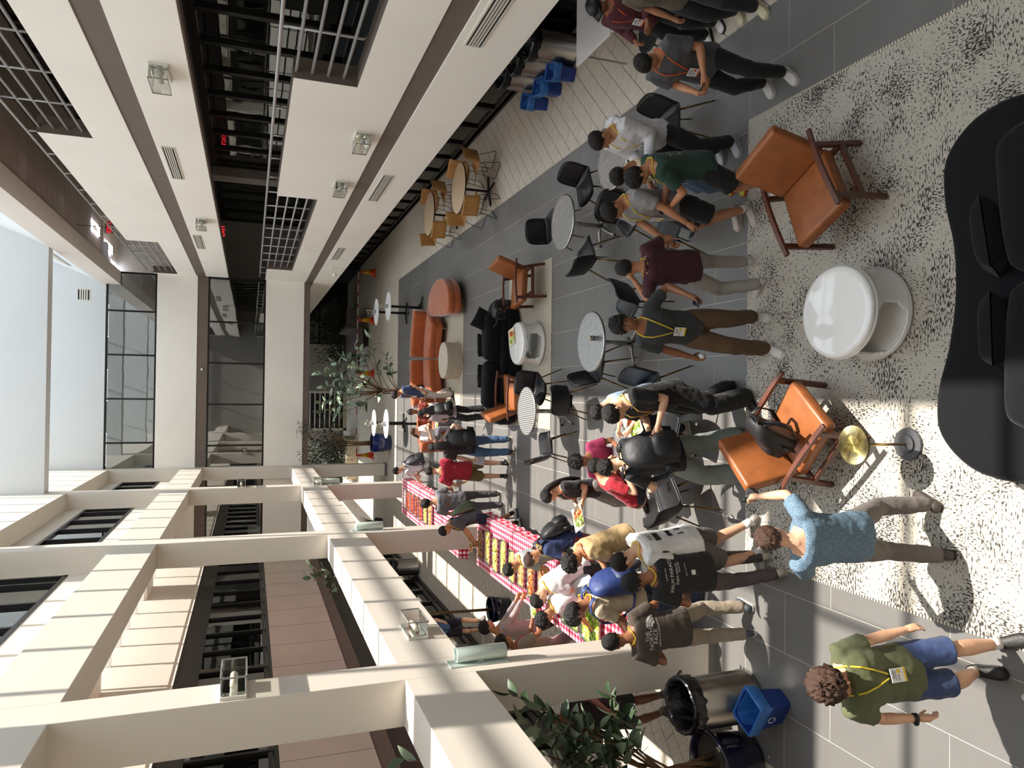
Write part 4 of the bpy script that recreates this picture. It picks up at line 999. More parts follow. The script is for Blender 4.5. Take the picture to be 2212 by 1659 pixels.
        MB().sphere(hc+Rh @ V(0, .0905, -.061)*kh, [.022*kh, .006*kh, .0042*kh], 12, 6, Rh).build('lips', LIP, t, True)
    if lany:
        lm = mat('lanyard_'+lany, lany, .6)
        f = toprad
        def strip(s): return [tp(0, -.085, .49), tp(s*.055, -.065, .508), tp(s*.08, .0, .512), tp(s*.088, .07, .478), tp(s*.075, .126*f, .42), tp(s*.05, .139*f, .33), tp(s*.014, .139*f, .22)]
        MB().tube(strip(1), [(.006*k, .0045*k)]*7, 6).tube(strip(-1), [(.006*k, .0045*k)]*7, 6).build('lanyard', lm, t)
        b = MB().box((-.043, -.002, -.13), (.043, .002, -.005)).xf(T, tp(0, .148*f, .215)).build('badge', mat('badge_white', '#dfe0e4', .4), t)
        MB().box((-.043, .0021, -.13), (.043, .0026, -.112)).box((-.036, .0021, -.085), (-.012, .0026, -.055)).xf(T, tp(0, .148*f, .215)).build('badge_print', mat('badge_'+lany, lany, .5), b)
        MB().box((-.03, .0021, -.03), (.02, .0026, -.022)).box((-.03, .0021, -.045), (.03, .0026, -.04)).box((-.005, .0021, -.07), (.035, .0026, -.064)).xf(T, tp(0, .148*f, .215)).build('badge_text', mat('badge_ink', '#44464c', .5), b)
    t.update_tag(); return dict(t=t, tp=tp, hands=hands, k=k, T=T, hc=hc, Rh=Rh, top=to, h=h, loc=Vector((fp[0], fp[1], ground)))
def wpt(p, v): return p['loc']+Matrix.Rotation(hd(p['h']), 3, 'Z') @ Vector(v)
def wrot(p): return Matrix.Rotation(hd(p['h']), 3, 'Z')
def backpack(p, label, col, s=1.0, accent=None, z0=-.02, off=0, worn=True, straps=True):
    """rucksack hanging on a wearer's back"""
    R = wrot(p) @ p['T']; o = thing('backpack', label, 'backpack', wpt(p, p['tp'](0, -.13-off, z0))); o.rotation_euler = R.to_euler(); k = p['k']*s; m_ = mat('bag_'+col, col, .55, var=.1, vs_=12, bump=.4, bs=14)
    rucksack(o, k, m_, accent)
    if straps:
        f = 1/s if s else 1
        for sx in (-1, 1):
            MB().tube([Vector((sx*.085*k, -.0, .44*k)), Vector((sx*.10*k, .06*k, .56*p['k'])), Vector((sx*.115*k, .15*k, .54*p['k'])), Vector((sx*.13*k, .275*k, .40*p['k'])), Vector((sx*.15*k, .27*k, .22*p['k'])), Vector((sx*.165*k, .12*k, .06*k)), Vector((sx*.12*k, 0, .04*k))], [(.026*k, .008*k)]*7, 8).build('strap', m_, o, True)
    return o
def rucksack(o, k, m_, accent=None):
    prof_ = [(.0, .12, .05), (.02, .145, .085), (.12, .152, .10), (.26, .148, .095), (.36, .13, .075), (.42, .10, .05), (.45, .05, .025)]
    rg = [[Vector((a*k*math.copysign(abs(math.cos(2*PI*i/20))**.6, math.cos(2*PI*i/20)), -b*k*.9+b*k*math.copysign(abs(math.sin(2*PI*i/20))**.7, math.sin(2*PI*i/20)), z*k)) for i in range(20)] for z, a, b in prof_]
    MB().loft(rg).build('main_compartment', m_, o, True)
    rg = [[Vector((a*k*math.copysign(abs(math.cos(2*PI*i/16))**.6, math.cos(2*PI*i/16)), -.165*k-b*k*.4+b*k*math.sin(2*PI*i/16), z*k)) for i in range(16)] for z, a, b in ((.02, .09, .03), (.04, .115, .045), (.14, .115, .05), (.2, .10, .035), (.23, .07, .015))]
    MB().loft(rg).build('front_pocket', accent or m_, o, True)
    MB().tube([Vector((-.04*k, -.02*k, .43*k)), Vector((-.03*k, -.02*k, .475*k)), Vector((.03*k, -.02*k, .475*k)), Vector((.04*k, -.02*k, .43*k))], .008*k, 6).build('grab_handle', m_, o, True)
    for s in (-1, 1): MB().tube([Vector((s*.15*k, -.09*k, .02*k)), Vector((s*.158*k, -.09*k, .14*k))], [(.012*k, .035*k), (.014*k, .04*k)], 10).build('side_pocket', m_, o, True)
def phone(p, s, label, tilt=None, up=(0, 0, 1)):
    P, wr, fd = p['hands'][s]; o = thing('phone', label, 'phone', wpt(p, P+Vector((0, .01, .01)))); R = wrot(p) @ Matrix.Rotation(math.radians(tilt if tilt is not None else -50), 3, 'X'); o.rotation_euler = R.to_euler()
    MB().box((-.037, -.004, -.075), (.037, .004, .075)).build('case', mat('phone_black', '#0c0c0e', .3), o, bevel=.003); MB().box((-.034, -.0046, -.072), (.034, -.0041, .072)).build('screen', mat('phone_screen', '#1b2533', .08), o)
def plate(pos, rot, label, foods=('green salad', 'carrot salad'), w=.12, group='plates of food'):
    o = thing('food_plate', label, 'plate', pos, rot, group); q = [Vector((x, y, z)) for z, s in ((0, .72), (.022, 1.0), (.026, 1.0), (.006, .72)) for x, y in ((-w*s, -w*s), (w*s, -w*s), (w*s, w*s), (-w*s, w*s))]
    MB().add(q, [(0, 3, 2, 1), (0, 1, 5, 4), (1, 2, 6, 5), (2, 3, 7, 6), (3, 0, 4, 7), (4, 5, 9, 8), (5, 6, 10, 9), (6, 7, 11, 10), (7, 4, 8, 11), (8, 9, 13, 12), (9, 10, 14, 13), (10, 11, 15, 14), (11, 8, 12, 15), (12, 13, 14, 15)]).build('dish', mat('paper_plate', '#d9cdb0', .7), o)
    for i, f in enumerate(foods):
        hp_ = heap(w*.38, w*.62, .03, f, o, 'food', 55, .008); hp_.location = ((-.35+.7*i)*w*.85, 0, 0); hp_['kind'] = 'stuff'
    return o
def print_on(p, items, name='shirt_print', side_=-1, col='#d9d6d0'):
    """flat lettering laid on the shirt back (side_ -1) or chest (+1)"""
    from mathutils.bvhtree import BVHTree
    bpy.context.view_layer.update(); dg = bpy.context.evaluated_depsgraph_get(); ev = p['top'].evaluated_get(dg); bvh = BVHTree.FromObject(p['top'], dg)
    out = MB()
    for kind, val, x, z, s in items:
        if kind == 'text':
            cu = bpy.data.curves.new('letters', 'FONT'); cu.body = val; cu.size = s; cu.align_x = 'CENTER'; cu.resolution_u = 3; ob = bpy.data.objects.new('letters', cu); C.objects.link(ob)
            bpy.context.view_layer.update(); me = bpy.data.meshes.new_from_object(ob.evaluated_get(bpy.context.evaluated_depsgraph_get())); bm = bmesh.new(); bm.from_mesh(me)
            bmesh.ops.triangulate(bm, faces=bm.faces); 
            bmesh.ops.subdivide_edges(bm, edges=[e for e in bm.edges if e.calc_length() > .02], cuts=1)
            bm.to_mesh(me); vs = [v.co.copy() for v in me.vertices]; fs = [tuple(q.vertices) for q in me.polygons]; bm.free(); bpy.data.objects.remove(ob); bpy.data.meshes.remove(me)
        else: vs = [Vector((a, b, 0)) for a, b in val[0]]; fs = val[1]; vs = [v*s for v in vs]
        pv = []
        for v in vs:
            lx, lz = v.x+x, v.y+z; sx = lx if side_ < 0 else -lx
            o = p['tp'](sx/p['k'], side_*.6, lz); d = p['T'] @ V(0, -side_, 0); hit = bvh.ray_cast(o, d)
            pv.append((hit[0]-d*.004) if hit[0] else o+d*.46)
        out.add(pv, fs if side_ < 0 else fs)
    return out.build(name, mat('print_'+col, col, .7), p['t'])
def gp(x, y): q = g(x, y); return q.x, q.y
def gz(x, y, z): q = g(x, y, z); return q.x, q.y
Y_, O_ = '#d9bf2e', '#d9602a'
# --- foreground
p1 = persona('person with brown curly hair in olive tee and navy shorts walking past the rug', gp(2142, 1420), 160, 1.66, 'light', 'afro', HAIRB, ('tee', '#555a3c'), ('shorts', '#33456e'), '#23211f', '#2c2a28', L=(-.27, .10, .84), R=(.30, .02, .86), head=(0, 32), feet=((-.10, .16, -5), (.09, -.10, 8)), lany=Y_, near=True, face=True, w=1.05, toprad=1.06, nl=(.6, -.2, -.6))
P_, wr, fd = p1['hands'][1]; wt = thing('wristwatch', 'black wristwatch on the person in the olive tee', 'watch', wpt(p1, wr-fd*.02)); MB().tube([-fd*.014, fd*.014], [.033, .033], 14).xf(wrot(p1)).build('band', BLACKP, wt, True); MB().sphere((0, 0, 0), .02, 10, 6).xf(wrot(p1), wrot(p1) @ Vector((.028, 0, .0))).build('dial', BLACKP, wt, True)
DENIM = None
def dots():
    M, nt, b = node_mat('dotted_blue_shirt', .8); v = nt.nodes.new('ShaderNodeTexVoronoi'); v.inputs['Scale'].default_value = 130; nt.links.new(nt.nodes.new('ShaderNodeTexCoord').outputs['Object'], v.inputs[0]); nt.links.new(ramp(nt, v.outputs[0], [(.2, '#9fb0bb'), (.4, '#5a7387')]), b.inputs['Base Color']); return M
p2 = persona('person with brown hair in dotted blue shirt holding a video camera out over the rug', gp(2032, 1146), 4, 1.66, 'light', 'wavy', HAIRB, ('tee', '#5f7d95', dots()), ('pants', '#6b6460'), '#4a433e', '#3a3430', lean=0, L=(-.16, .33, 1.08), R=(.22, .50, 1.36), pl=(-1, -.2, -.4), pr=(1, -.3, -.7), cr=.9, nr=(-.8, .3, -.2), head=(8, 30), feet=((-.17, -.08, -10), (.20, .06, 14)), near=True, toprad=1.06, w=1.05)
cm = thing('video_camera', 'small black camera on a stabilising grip held by the person in dotted blue shirt', 'camera', wpt(p2, p2['hands'][1][0]+Vector((0, .03, -.05))), hd(20)); MB().tube([(0, 0, -.02), (.0, .0, .10)], .018, 10).build('grip', BLACKP, cm, True); MB().tube([(0, 0, -.02), (.03, .05, -.06), (.0, .10, -.07)], .014, 8).build('arm', BLACKP, cm, True); MB().box((-.025, .08, -.10), (.025, .15, -.05)).build('body', BLACKP, cm, bevel=.006); MB().lathe([(.018, 0), (.018, .02), (0, .02)], (0, .15, -.075), 12, R=None).build('lens', mat('lens_glass', '#2a2b30', .1), cm)
p3 = persona('person in dark brown tee with a white back print and khaki trousers by the column', gp(1624, 1338), -8, 1.73, 'brown', 'short', None, ('tee', '#463c33'), ('pants', '#a89a86'), '#4b5058', '#c9c9c4', lean=1, side=-4, L=(-.22, .22, 1.02), R=(.2, .26, 1.02), head=(-28, 22), feet=((-.14, .02, -12), (.13, .02, 10)), lany=Y_, near=True, toprad=1.08)
p4 = persona('person in black printed tee and grey trousers waiting beside the buffet', gp(1676, 1222), -18, 1.71, 'brown', 'wavy', None, ('tee', '#191819'), ('pants', '#55494a'), '#b5ad9c', '#b5ad9c', lean=2, L=(-.22, .2, .98), R=(.16, .28, 1.0), head=(-22, 30), feet=((-.08, -.08, -10), (.11, .1, 10)), lany=Y_, near=True, toprad=1.1)
p5 = persona('person in white tee with black back print and grey shorts facing the buffet', gp(1646, 1160), -72, 1.76, 'light', 'neat', None, ('tee', '#d9d6d2'), ('shorts', '#5c5652', 1.12), '#8f8a84', '#b9b4aa', '#dcdad6', lean=6, L=(-.12, .30, 1.1), R=(.12, .32, 1.12), head=(-6, 40), feet=((-.12, .1, -10), (.1, -.12, 10)), lany=Y_, near=True, toprad=1.12)
p6 = persona('person in tan button shirt with orange lanyard leaning to the buffet', gz(1346, 1162, .88), -96, 1.73, 'tan', 'curly', None, ('tee', '#b3976a'), ('shorts', '#232226'), '#dcdad6', '#e6e4de', lean=13, L=(-.1, .42, 1.02), R=(.14, .42, 1.02), head=(-8, 48), lany=O_, near=True, toprad=1.12)
p7 = persona('person with a long braid in navy tee, backpack and maroon shorts bending over food', gz(1235, 1160, .86), -88, 1.63, 'tan', 'neat', HAIRB, ('tee', '#25315a'), ('shorts', '#6e2232'), '#dcdad6', '#e6e4de', lean=18, L=(-.1, .42, .98), R=(.12, .36, .95), head=(-5, 48), lany=Y_)
br = MB()
for i in range(13):
    u = i/12; c = p7['tp'](.03*math.sin(i*2.6)*.4, -.135-.01*u, .50-.42*u) if u > .25 else lerp(p7['hc']+p7['Rh'] @ V(0, -.09, -.02), p7['tp'](0, -.135, .40), u/.25); br.sphere(c, [.024-.008*u, .02-.006*u, .026], 8, 6)
br.build('braid', HAIRB, p7['t'], True)
p8 = persona('person in light grey tee with a grey strap reaching over the yellow rice', gz(1190, 1190, .9), -86, 1.68, 'tan', 'short', None, ('tee', '#8f9092'), ('pants', '#3a3a3e'), lean=13, L=(-.14, .42, 1.0), R=(.12, .4, 1.0), head=(-10, 40), lany=Y_)
p9 = persona('person in white tee with small blue back lettering bent over the buffet', gz(1256, 1222, .88), -97, 1.76, 'light', 'neat', None, ('tee', '#e6e4e6'), ('pants', '#2a2a30'), lean=27, L=(-.12, .5, .95), R=(.14, .5, .95), head=(-4, 60), lany=Y_, toprad=1.05)
p10 = persona('person with black curly hair in plain black tee bent over the green salad', gz(1350, 1256, .88), -82, 1.74, 'brown', 'curly', None, ('tee', '#202024'), ('pants', '#2b2b36'), '#2a2a2c', lean=23, L=(-.16, .5, .92), R=(.14, .35, .92), head=(-20, 55), lany=Y_, near=True, toprad=1.06)
p11 = persona('person in beige tee and dark jeans wearing a blue backpack at the salad end', (-2.27, 7.28), -68, 1.74, 'brown', 'short', None, ('tee', '#b8a78d'), ('pants', '#262f4a'), '#33353c', lean=4, L=(-.2, .34, .98), R=(.26, .2, .92), head=(-14, 30), lany=Y_, near=True, toprad=1.08)
p12 = persona('person in white tee with black wavy hair bent low beside the carrot food', gz(1268, 1264, .86), -86, 1.70, 'tan', 'curly', None, ('tee', '#e2e0e2'), ('pants', '#2f3140'), lean=29, L=(-.14, .5, .88), R=(.14, .45, .9), head=(-4, 60), lany=Y_)
p13 = persona('person in grey sweatshirt serving from behind the buffet', (-3.62, 10.4), 66, 1.74, 'tan', 'wavy', None, ('long', '#9b8f90'), ('shorts', '#1d1a1d'), lean=4, L=(-.10, .48, 1.02), R=(.12, .46, 1.0), head=(10, 22), lany='#c9a24a', face=True, toprad=1.14)
p14 = persona('person in grey brown tee with red lanyard holding a plate behind the buffet', (-3.64, 9.7), 62, 1.70, 'brown', 'curly', None, ('tee', '#7d7068'), ('pants', '#8a7072'), lean=6, L=(-.02, .42, 1.08), R=(.14, .40, 1.06), head=(12, 24), lany='#c8392f', face=True)
p15 = persona('person in blue tee and navy shorts standing by the dark glass wall behind the frame', gp(1046, 1350), 150, 1.74, 'light', 'short', HAIRB, ('tee', '#4f6f9a'), ('shorts', '#22242f'), '#6b6560', '#5b5550', '#7b746e', L=(-.1, .28, 1.0), R=(.26, .1, .9), head=(0, 10))
# --- middle rows
p16 = persona('person in grey tee with green rucksack and navy shorts taking food', gp(1122, 1112), -108, 1.70, 'tan', 'neat', None, ('tee', '#4a4a54'), ('shorts', '#1f2238', 1.05), '#cfccc4', '#4a4a46', '#222224', lean=14, L=(-.02, .46, .98), R=(.12, .44, 1.02), head=(-6, 42), feet=((-.08, .16, -5), (.1, -.06, 6)), lany=Y_)
p17 = persona('person in grey graphic tee and dark grey trousers, back turned, by the far buffet', gp(1084, 1078), -12, 1.72, 'tan', 'curly', None, ('tee', '#6d6b70'), ('pants', '#4f4c50', 1.1), '#2a2a2a', '#d9d6d0', lean=2, L=(-.2, .22, .98), R=(.2, .22, .98), head=(-16, 24), feet=((-.12, -.1, -8), (.12, .06, 8)), toprad=1.12)
p18 = persona('person in red tee and khaki shorts seen from behind', gp(1098, 1014), 2, 1.74, 'light', 'short', None, ('tee', '#a01f33'), ('shorts', '#77643a', 1.12), '#232323', '#c9b9a0', '#2a2a2a', L=(-.26, .12, .92), R=(.22, .16, .95), head=(0, 26), feet=((-.13, 0, -12), (.13, -.02, 10)), lany='#c9a24a', toprad=1.08)
p19 = persona('person in white shirt with dark rucksack at the farthest buffet corner', gp(990, 1004), -58, 1.68, 'light', 'short', None, ('tee', '#d9d6dc'), ('pants', '#6e7370'), '#333333', lean=6, L=(-.12, .4, 1.0), R=(.14, .38, 1.0), head=(-6, 30))
p20 = persona('person with long black hair and jeans carrying a black bag at the right side', gp(1106, 962), -8, 1.72, 'light', 'long', None, ('tee', '#2e2327'), ('pants', '#4d6a8e', 1.12), '#2a2d33', '#cfc3a8', L=(-.27, .1, .82), R=(.30, -.1, 1.0), pr=(1, -.2, -.2), head=(-4, 16), longhair=.26, feet=((-.13, -.04, -8), (.13, .02, 8)))
p21 = persona('person with long black hair in black trousers and rucksack holding a plate', gp(1052, 890), -24, 1.58, 'light', 'long', None, ('tee', '#b9adb2'), ('wide', '#1d1c1f', .85), '#e0deda', '#e0deda', L=(-.12, .30, 1.0), R=(.12, .30, 1.0), head=(-14, 18), longhair=.2)
p22 = persona('person with curly bun in navy tee and pale trousers beside the orange sofa', gp(977, 848), -125, 1.64, 'tan', 'curly', None, ('tee', '#34466b'), ('wide', '#b3aaa2', .85), '#1f1f20', '#1a1a1a', L=(-.22, .12, .88), R=(.24, .06, .86), head=(0, 34), lany='#c9a24a', feet=((-.1, .12, -6), (.1, -.14, 8)))
p23 = persona('seated person with glasses holding a plate on the sunlit orange sofa', (-.52, 18.3), 178, 1.66, 'brown', 'neat', None, ('tee', '#7a2a22'), ('pants', '#1c1c20'), '#3a3a3a', sit=.48, L=(-.1, .38, .72), R=(.12, .36, .72), head=(0, 8), feet=((-.12, .46, -6), (.12, .46, 6)), face=True)
p24 = persona('seated person with brown ponytail in white top on the sunlit orange sofa', (-1.12, 18.3), 140, 1.60, 'light', 'neat', HAIRB, ('tee', '#ddd8d6'), ('pants', '#6d6a70'), '#cfcac4', sit=.48, lean=10, L=(-.1, .34, .72), R=(.12, .34, .74), head=(-14, 30), longhair=.2, feet=((-.1, .44, 0), (.1, .44, 6)))
# --- right side
p25 = persona('person in white zip hoodie and black striped track trousers', gp(1578, 316), -104, 1.80, 'tan', 'neat', None, ('hoodie', '#c9c8cc'), ('pants', '#141416', 1.1), '#b9bdc0', '#a9adb0', '#7d8084', lean=6, L=(-.04, .34, 1.06), R=(.10, .36, 1.0), head=(6, 38), lany=Y_, near=True, feet=((-.1, .02, -8), (.12, -.05, 10)))
p26 = persona('person in dark green tee with white back lettering looking at a phone', gp(1672, 380), -58, 1.72, 'tan', 'wavy', None, ('tee', '#1f3a30'), ('shorts', '#141416', 1.1), '#d9d6d0', '#e0deda', lean=8, L=(-.06, .40, 1.10), R=(.05, .36, 1.14), pl=(-.9, -.3, -.6), head=(-16, 46), lany=Y_, near=True, toprad=1.08)
p27 = persona('person with black hair in cream shirt and blue jeans, mostly hidden by the green tee', gp(1600, 386), -74, 1.62, 'brown', 'long', None, ('tee', '#c7b795'), ('wide', '#67809c', .9), '#c6cf2e', '#d9602a', lean=4, L=(-.2, .34, 1.0), R=(.1, .34, 1.0), head=(-4, 44))
p28 = persona('person in grey tee and black shorts with glasses looking down at a phone', gp(1612, 462), -100, 1.80, 'tan', 'neat', None, ('tee', '#8b8a8c'), ('shorts', '#121213', 1.1), '#b9b0a8', '#cdc6bd', '#cfccd0', lean=3, L=(-.24, .30, .86), R=(.1, .36, .86), pl=(-.7, -.6, -.4), head=(-2, 42), lany=Y_, near=True, feet=((-.12, .0, -6), (.11, -.06, 8)), toprad=1.08)
p29 = persona('person in maroon polo and light grey trousers seen from behind', gp(1640, 590), -8, 1.67, 'tan', 'neat', None, ('polo', '#3f1522'), ('pants', '#a09a94'), '#b9b0b0', '#d6d0cc', '#2b3566', side=-3, L=(-.10, .22, 1.42), R=(.24, .2, 1.04), pl=(-.9, -.1, -.8), head=(-8, 20), feet=((-.15, -.08, -30), (.15, .1, 10)), lany=Y_, near=True, toprad=1.06)
p30 = persona('person with curly hair in charcoal tee and brown trousers glancing up at the camera', gp(1650, 716), -158, 1.75, 'brown', 'curly', None, ('tee', '#303436'), ('pants', '#5c452c', 1.12), '#d3d0c8', '#e2dfd6', lean=0, L=(-.36, .16, 1.08), R=(.27, .08, .84), pl=(-.6, -.8, -.2), head=(-22, -8), feet=((-.12, -.12, -10), (.12, .2, 2)), lany=Y_, near=True, face=True)
p31 = persona('person in black tee and wide black trousers opening something above a plate', gp(1606, 856), -116, 1.79, 'light', 'short', None, ('tee', '#111113'), ('wide', '#101012', 1.05), '#0f0f10', '#0f0f10', lean=10, L=(-.08, .34, 1.14), R=(.08, .36, 1.16), head=(-2, 44), lany='#c9a24a', near=True, feet=((-.1, .06, -10), (.12, -.14, 12)), toprad=1.08)
p32 = persona('person with large black rucksack and sage trousers leaning on the table', gp(1606, 980), -26, 1.70, 'light', 'wavy', None, ('tee', '#1a1a1e'), ('wide', '#7c857f', 1.1), '#4a3c38', '#c9c2b8', lean=14, L=(-.24, .40, .98), R=(.14, .42, .98), head=(-12, 48), lany='#d2c21f', near=True, feet=((-.22, .02, -14), (.18, -.06, 8)), toprad=1.1)
p33 = persona('seated person with black hair in red tee eating at the table', (-1.27, 7.98), 100, 1.72, 'light', 'neat', None, ('tee', '#a81c2c'), ('pants', '#2a2c33'), sit=.53, lean=30, L=(-.18, .40, .78), R=(.22, .36, .78), head=(-6, 60), feet=((-.14, .42, -6), (.12, .42, 6)))
p34 = persona('seated person with grey curly hair in magenta top behind the red tee', (-.84, 8.30), 168, 1.70, 'brown', 'curly', None, ('tee', '#93264f'), ('pants', '#2d3038'), sit=.53, lean=6, L=(-.12, .38, .76), R=(.14, .36, .76), head=(20, 26), face=True, feet=((-.12, .42, -6), (.12, .42, 6)))
p35 = persona('person with long dark hair in black tee and grey trousers carrying a salad plate', gp(1398, 1050), -112, 1.57, 'light', 'long', HAIRK, ('tee', '#1b181c'), ('wide', '#95908b', .8), '#2c2422', '#3c3430', L=(-.06, .24, 1.12), R=(.14, .24, 1.10), nl=(0, 0, 1), nr=(0, 0, 1), cl=.15, cr=.2, head=(-2, 34), longhair=.34, feet=((-.09, -.16, -4), (.1, .18, 4)), lany='#c8603a')
p36 = persona('person in dark grey overshirt with orange lanyard looking at a phone', gp(1682, 168), -122, 1.75, 'tan', 'neat', None, ('tee', '#4a4a4d'), ('pants', '#111113'), '#c9c6be', '#d6d3ca', '#55565a', lean=8, L=(-.1, .34, 1.06), R=(.08, .36, 1.06), head=(2, 40), lany=O_, near=True, feet=((-.12, .1, -8), (.12, -.08, 10)), toprad=1.12)
p37 = persona('person in maroon hoodie and black cap with orange lanyard at the frame edge', gp(1545, 62), -112, 1.66, 'brown', 'buzz', None, ('hoodie', '#4a1520'), ('pants', '#131214', 1.15), '#e0deda', '#1f1f20', L=(-.12, .26, 1.05), R=(.16, .28, 1.05), head=(0, 20), lany=O_, near=True, toprad=1.1)
p38 = persona('person in dark jeans at the upper edge of the frame, only the legs showing', gp(1622, 20), -118, 1.76, 'tan', 'short', None, ('tee', '#5e5446'), ('pants', '#26262a', 1.1), '#c9bf9c', '#d0c9ac', feet=((-.12, .14, -8), (.12, -.14, 8)))
p39 = persona('seated person in light blue shirt hidden behind the person in black', (.0, 7.72), -95, 1.66, 'light', 'short', None, ('tee', '#8fa6bd'), ('pants', '#23252c'), sit=.53, lean=14, L=(-.14, .40, .80), R=(.12, .42, .82), head=(0, 36), feet=((-.12, .42, -6), (.12, .42, 6)))
p40 = persona('person in black tee and black shorts behind the near column', gp(1442, 1518), 170, 1.74, 'deep', 'short', None, ('tee', '#141416'), ('shorts', '#17171c'), '#4d4844', '#5d5854', '#8a8580', L=(-.12, .3, 1.0), R=(.14, .28, 1.0), head=(0, 20))
# cap, bags, phones, plates
cp = MB(); hc, Rh = p37['hc'], p37['Rh']; cp.sphere(hc+Rh @ V(0, -.008, .045), [.09, .11, .085], 20, 12, Rh).loft([[hc+Rh @ V(x, y, z) for x, y, z in ((-.07, .05, .05), (-.05, .16, .04), (.05, .16, .04), (.07, .05, .05))], [hc+Rh @ V(x, y, z) for x, y, z in ((-.07, .05, .06), (-.05, .16, .048), (.05, .16, .048), (.07, .05, .06))]]); cp.build('cap', BLACKP, p37['t'], True)
backpack(p7, 'black rucksack on the person with the braid', '#17181b', .95); backpack(p11, 'blue rucksack on the person in beige tee', '#2a3c72', 1.15, mat('bag_navy', '#1d2b57', .55, bump=.4, bs=14)); backpack(p16, 'olive green rucksack on the person in grey tee taking food', '#56634f', .95)
backpack(p19, 'charcoal rucksack on the person in white shirt at the far corner', '#3a383d', 1.05); backpack(p21, 'black rucksack on the long haired person with black trousers', '#17171a', 1.0); backpack(p32, 'large black rucksack on the person with sage trousers', '#191a1d', 1.25)
bg_ = thing('backpack', 'black bag with a pale ribbon held by the long haired person in jeans', 'backpack', wpt(p20, V(.14, -.17, .86)), hd(-8)); rucksack(bg_, 1.15, mat('bag_#17171a', '#17171a', .55)); MB().tube([(.02, -.21, .12), (.06, -.215, .2), (.03, -.215, .27), (.0, -.21, .2), (.07, -.21, .1)], .006, 6).build('ribbon', mat('pink_ribbon', '#d9a8b8', .6), bg_)
phone(p36, -1, 'phone held by the person in dark grey overshirt'); phone(p26, -1, 'phone held by the person in dark green tee'); phone(p28, -1, 'phone held low by the person in grey tee', -70); phone(p30, -1, 'black phone in the hand of the person glancing up', -80)
plate(wpt(p35, V(-.02, .38, 1.06)), .5, 'plate of salad and rice carried by the long haired person in grey trousers', w=.15)
plate(wpt(p21, V(-.06, .48, 1.03)), .2, 'plate of food held by the long haired person with black trousers'); plate(wpt(p23, V(0, .44, .78)), .1, 'plate of food held by the seated person with glasses', ('carrot salad', 'yellow rice')); plate(wpt(p16, V(.06, .56, 1.0)), .3, 'plate of food held by the person with the green rucksack', ('carrot salad', 'browned gratin'), .09); plate(wpt(p14, V(.08, .5, 1.06)), .3, 'plate held behind the buffet by the person with red lanyard', ('green salad',), .1)
print_on(p3, [('text', 'THE', -.0, .36, .055), ('text', 'NORTH', -.03, .315, .062), ('text', 'FACE', -.01, .265, .062), ('text', 'NEVER STOP EXPLORING', .02, .235, .024)]+[('shape', ([(r*math.cos(a), r*math.sin(a)) for rr_ in (1,) for r in (r0, r1) for a in [PI/2*i/10 for i in range(11)]], [(i, i+1, 12+i, 11+i) for i in range(10)]), .085, .27, .105) for r0, r1 in ((.30, .52), (.57, .76), (.80, 1.0))])
print_on(p4, [('text', 'SUMMER VIBES', 0, .40, .018), ('text', 'PALM PARADIS', .0, .33, .05), ('text', 'Palm waves', .0, .28, .042), ('text', 'WAVES', .06, .25, .03), ('text', 'RIDE THE WAVE', .03, .19, .016), ('shape', ([(-1, -1), (1, -1), (1, 1), (-1, 1)], [(0, 1, 2, 3)]), .0, .12, .022)])
print_on(p26, [('text', 'ERC', .0, .40, .03), ('text', 'IT', .02, .365, .03), ('text', 'PAC-MAN'.replace('-MAN', ' IN A'), 0, .32, .042), ('text', '& JUMP', 0, .27, .04), ('text', 'THE', -.02, .2, .04)], col='#c9c9c4')
print_on(p9, [('text', 'FEST', -.05, .40, .04), ('text', 'SCHOOL', -.05, .36, .03)]+[('text', 'partners and friends', 0, .33-.018*i, .018) for i in range(8)], col='#2c3a63')
print_on(p5, [('text', 'MAY', .0, .36, .06), ('shape', ([(-1, -.5), (1, -.5), (1, .5), (-1, .5)], [(0, 1, 2, 3)]), -.02, .31, .06), ('shape', ([(-1, -.5), (1, -.5), (1, .5), (-1, .5)], [(0, 1, 2, 3)]), .0, .17, .05), ('shape', ([(-1, -.6), (1, -.6), (1, .6), (-1, .6)], [(0, 1, 2, 3)]), .0, .06, .05)], col='#2b2b2b')
print_on(p7, [('text', "LET'S GET", 0, -.03, .05)], col='#dcdde2')
print_on(p17, [('shape', ([(-1, -.55), (1, -.55), (1, .55), (-1, .55)], [(0, 1, 2, 3)]), 0, .26, .09)], col='#8a5a32')

# ================================================================ fixtures on the building
def vent(p, ax, L, Hh, n, label, mt=None, tilt=None, rot=0):
    """slatted grille: frame and slats, long side along the local y"""
    t = thing('air_vent', label, 'vent', p, rot, 'slotted air vents'); R = tilt or Matrix.Identity(3); t.rotation_euler = (Matrix.Rotation(rot, 3, 'Z') @ R).to_euler()
    MB().box((-.012, -L/2, -Hh/2), (-.004, L/2, Hh/2)).build('gap', SLOTSHADE, t)
    fr = MB()
    for a, b in (((-.016, -L/2-.02, -Hh/2-.02), (0, L/2+.02, -Hh/2)), ((-.016, -L/2-.02, Hh/2), (0, L/2+.02, Hh/2+.02)), ((-.016, -L/2-.02, -Hh/2), (0, -L/2, Hh/2)), ((-.016, L/2, -Hh/2), (0, L/2+.02, Hh/2))): fr.box(a, b)
    fr.build('frame', SLAT, t)
    for i in range(n-1):
        z = -Hh/2+Hh*(i+1)/n; MB().box((-.02, -L/2, z-Hh/n*.3), (-.006, L/2, z+Hh/n*.3)).build('slat', SLAT, t)
for y, z, w_ in ((14.25, 6.35, '10'), (21.6, 6.37, '20')): vent((XR, y, z), 0, 1.9, .17, 5, 'slotted vent on the upper right white band, %s' % ('nearer of two' if y < 18 else 'farther of two'))
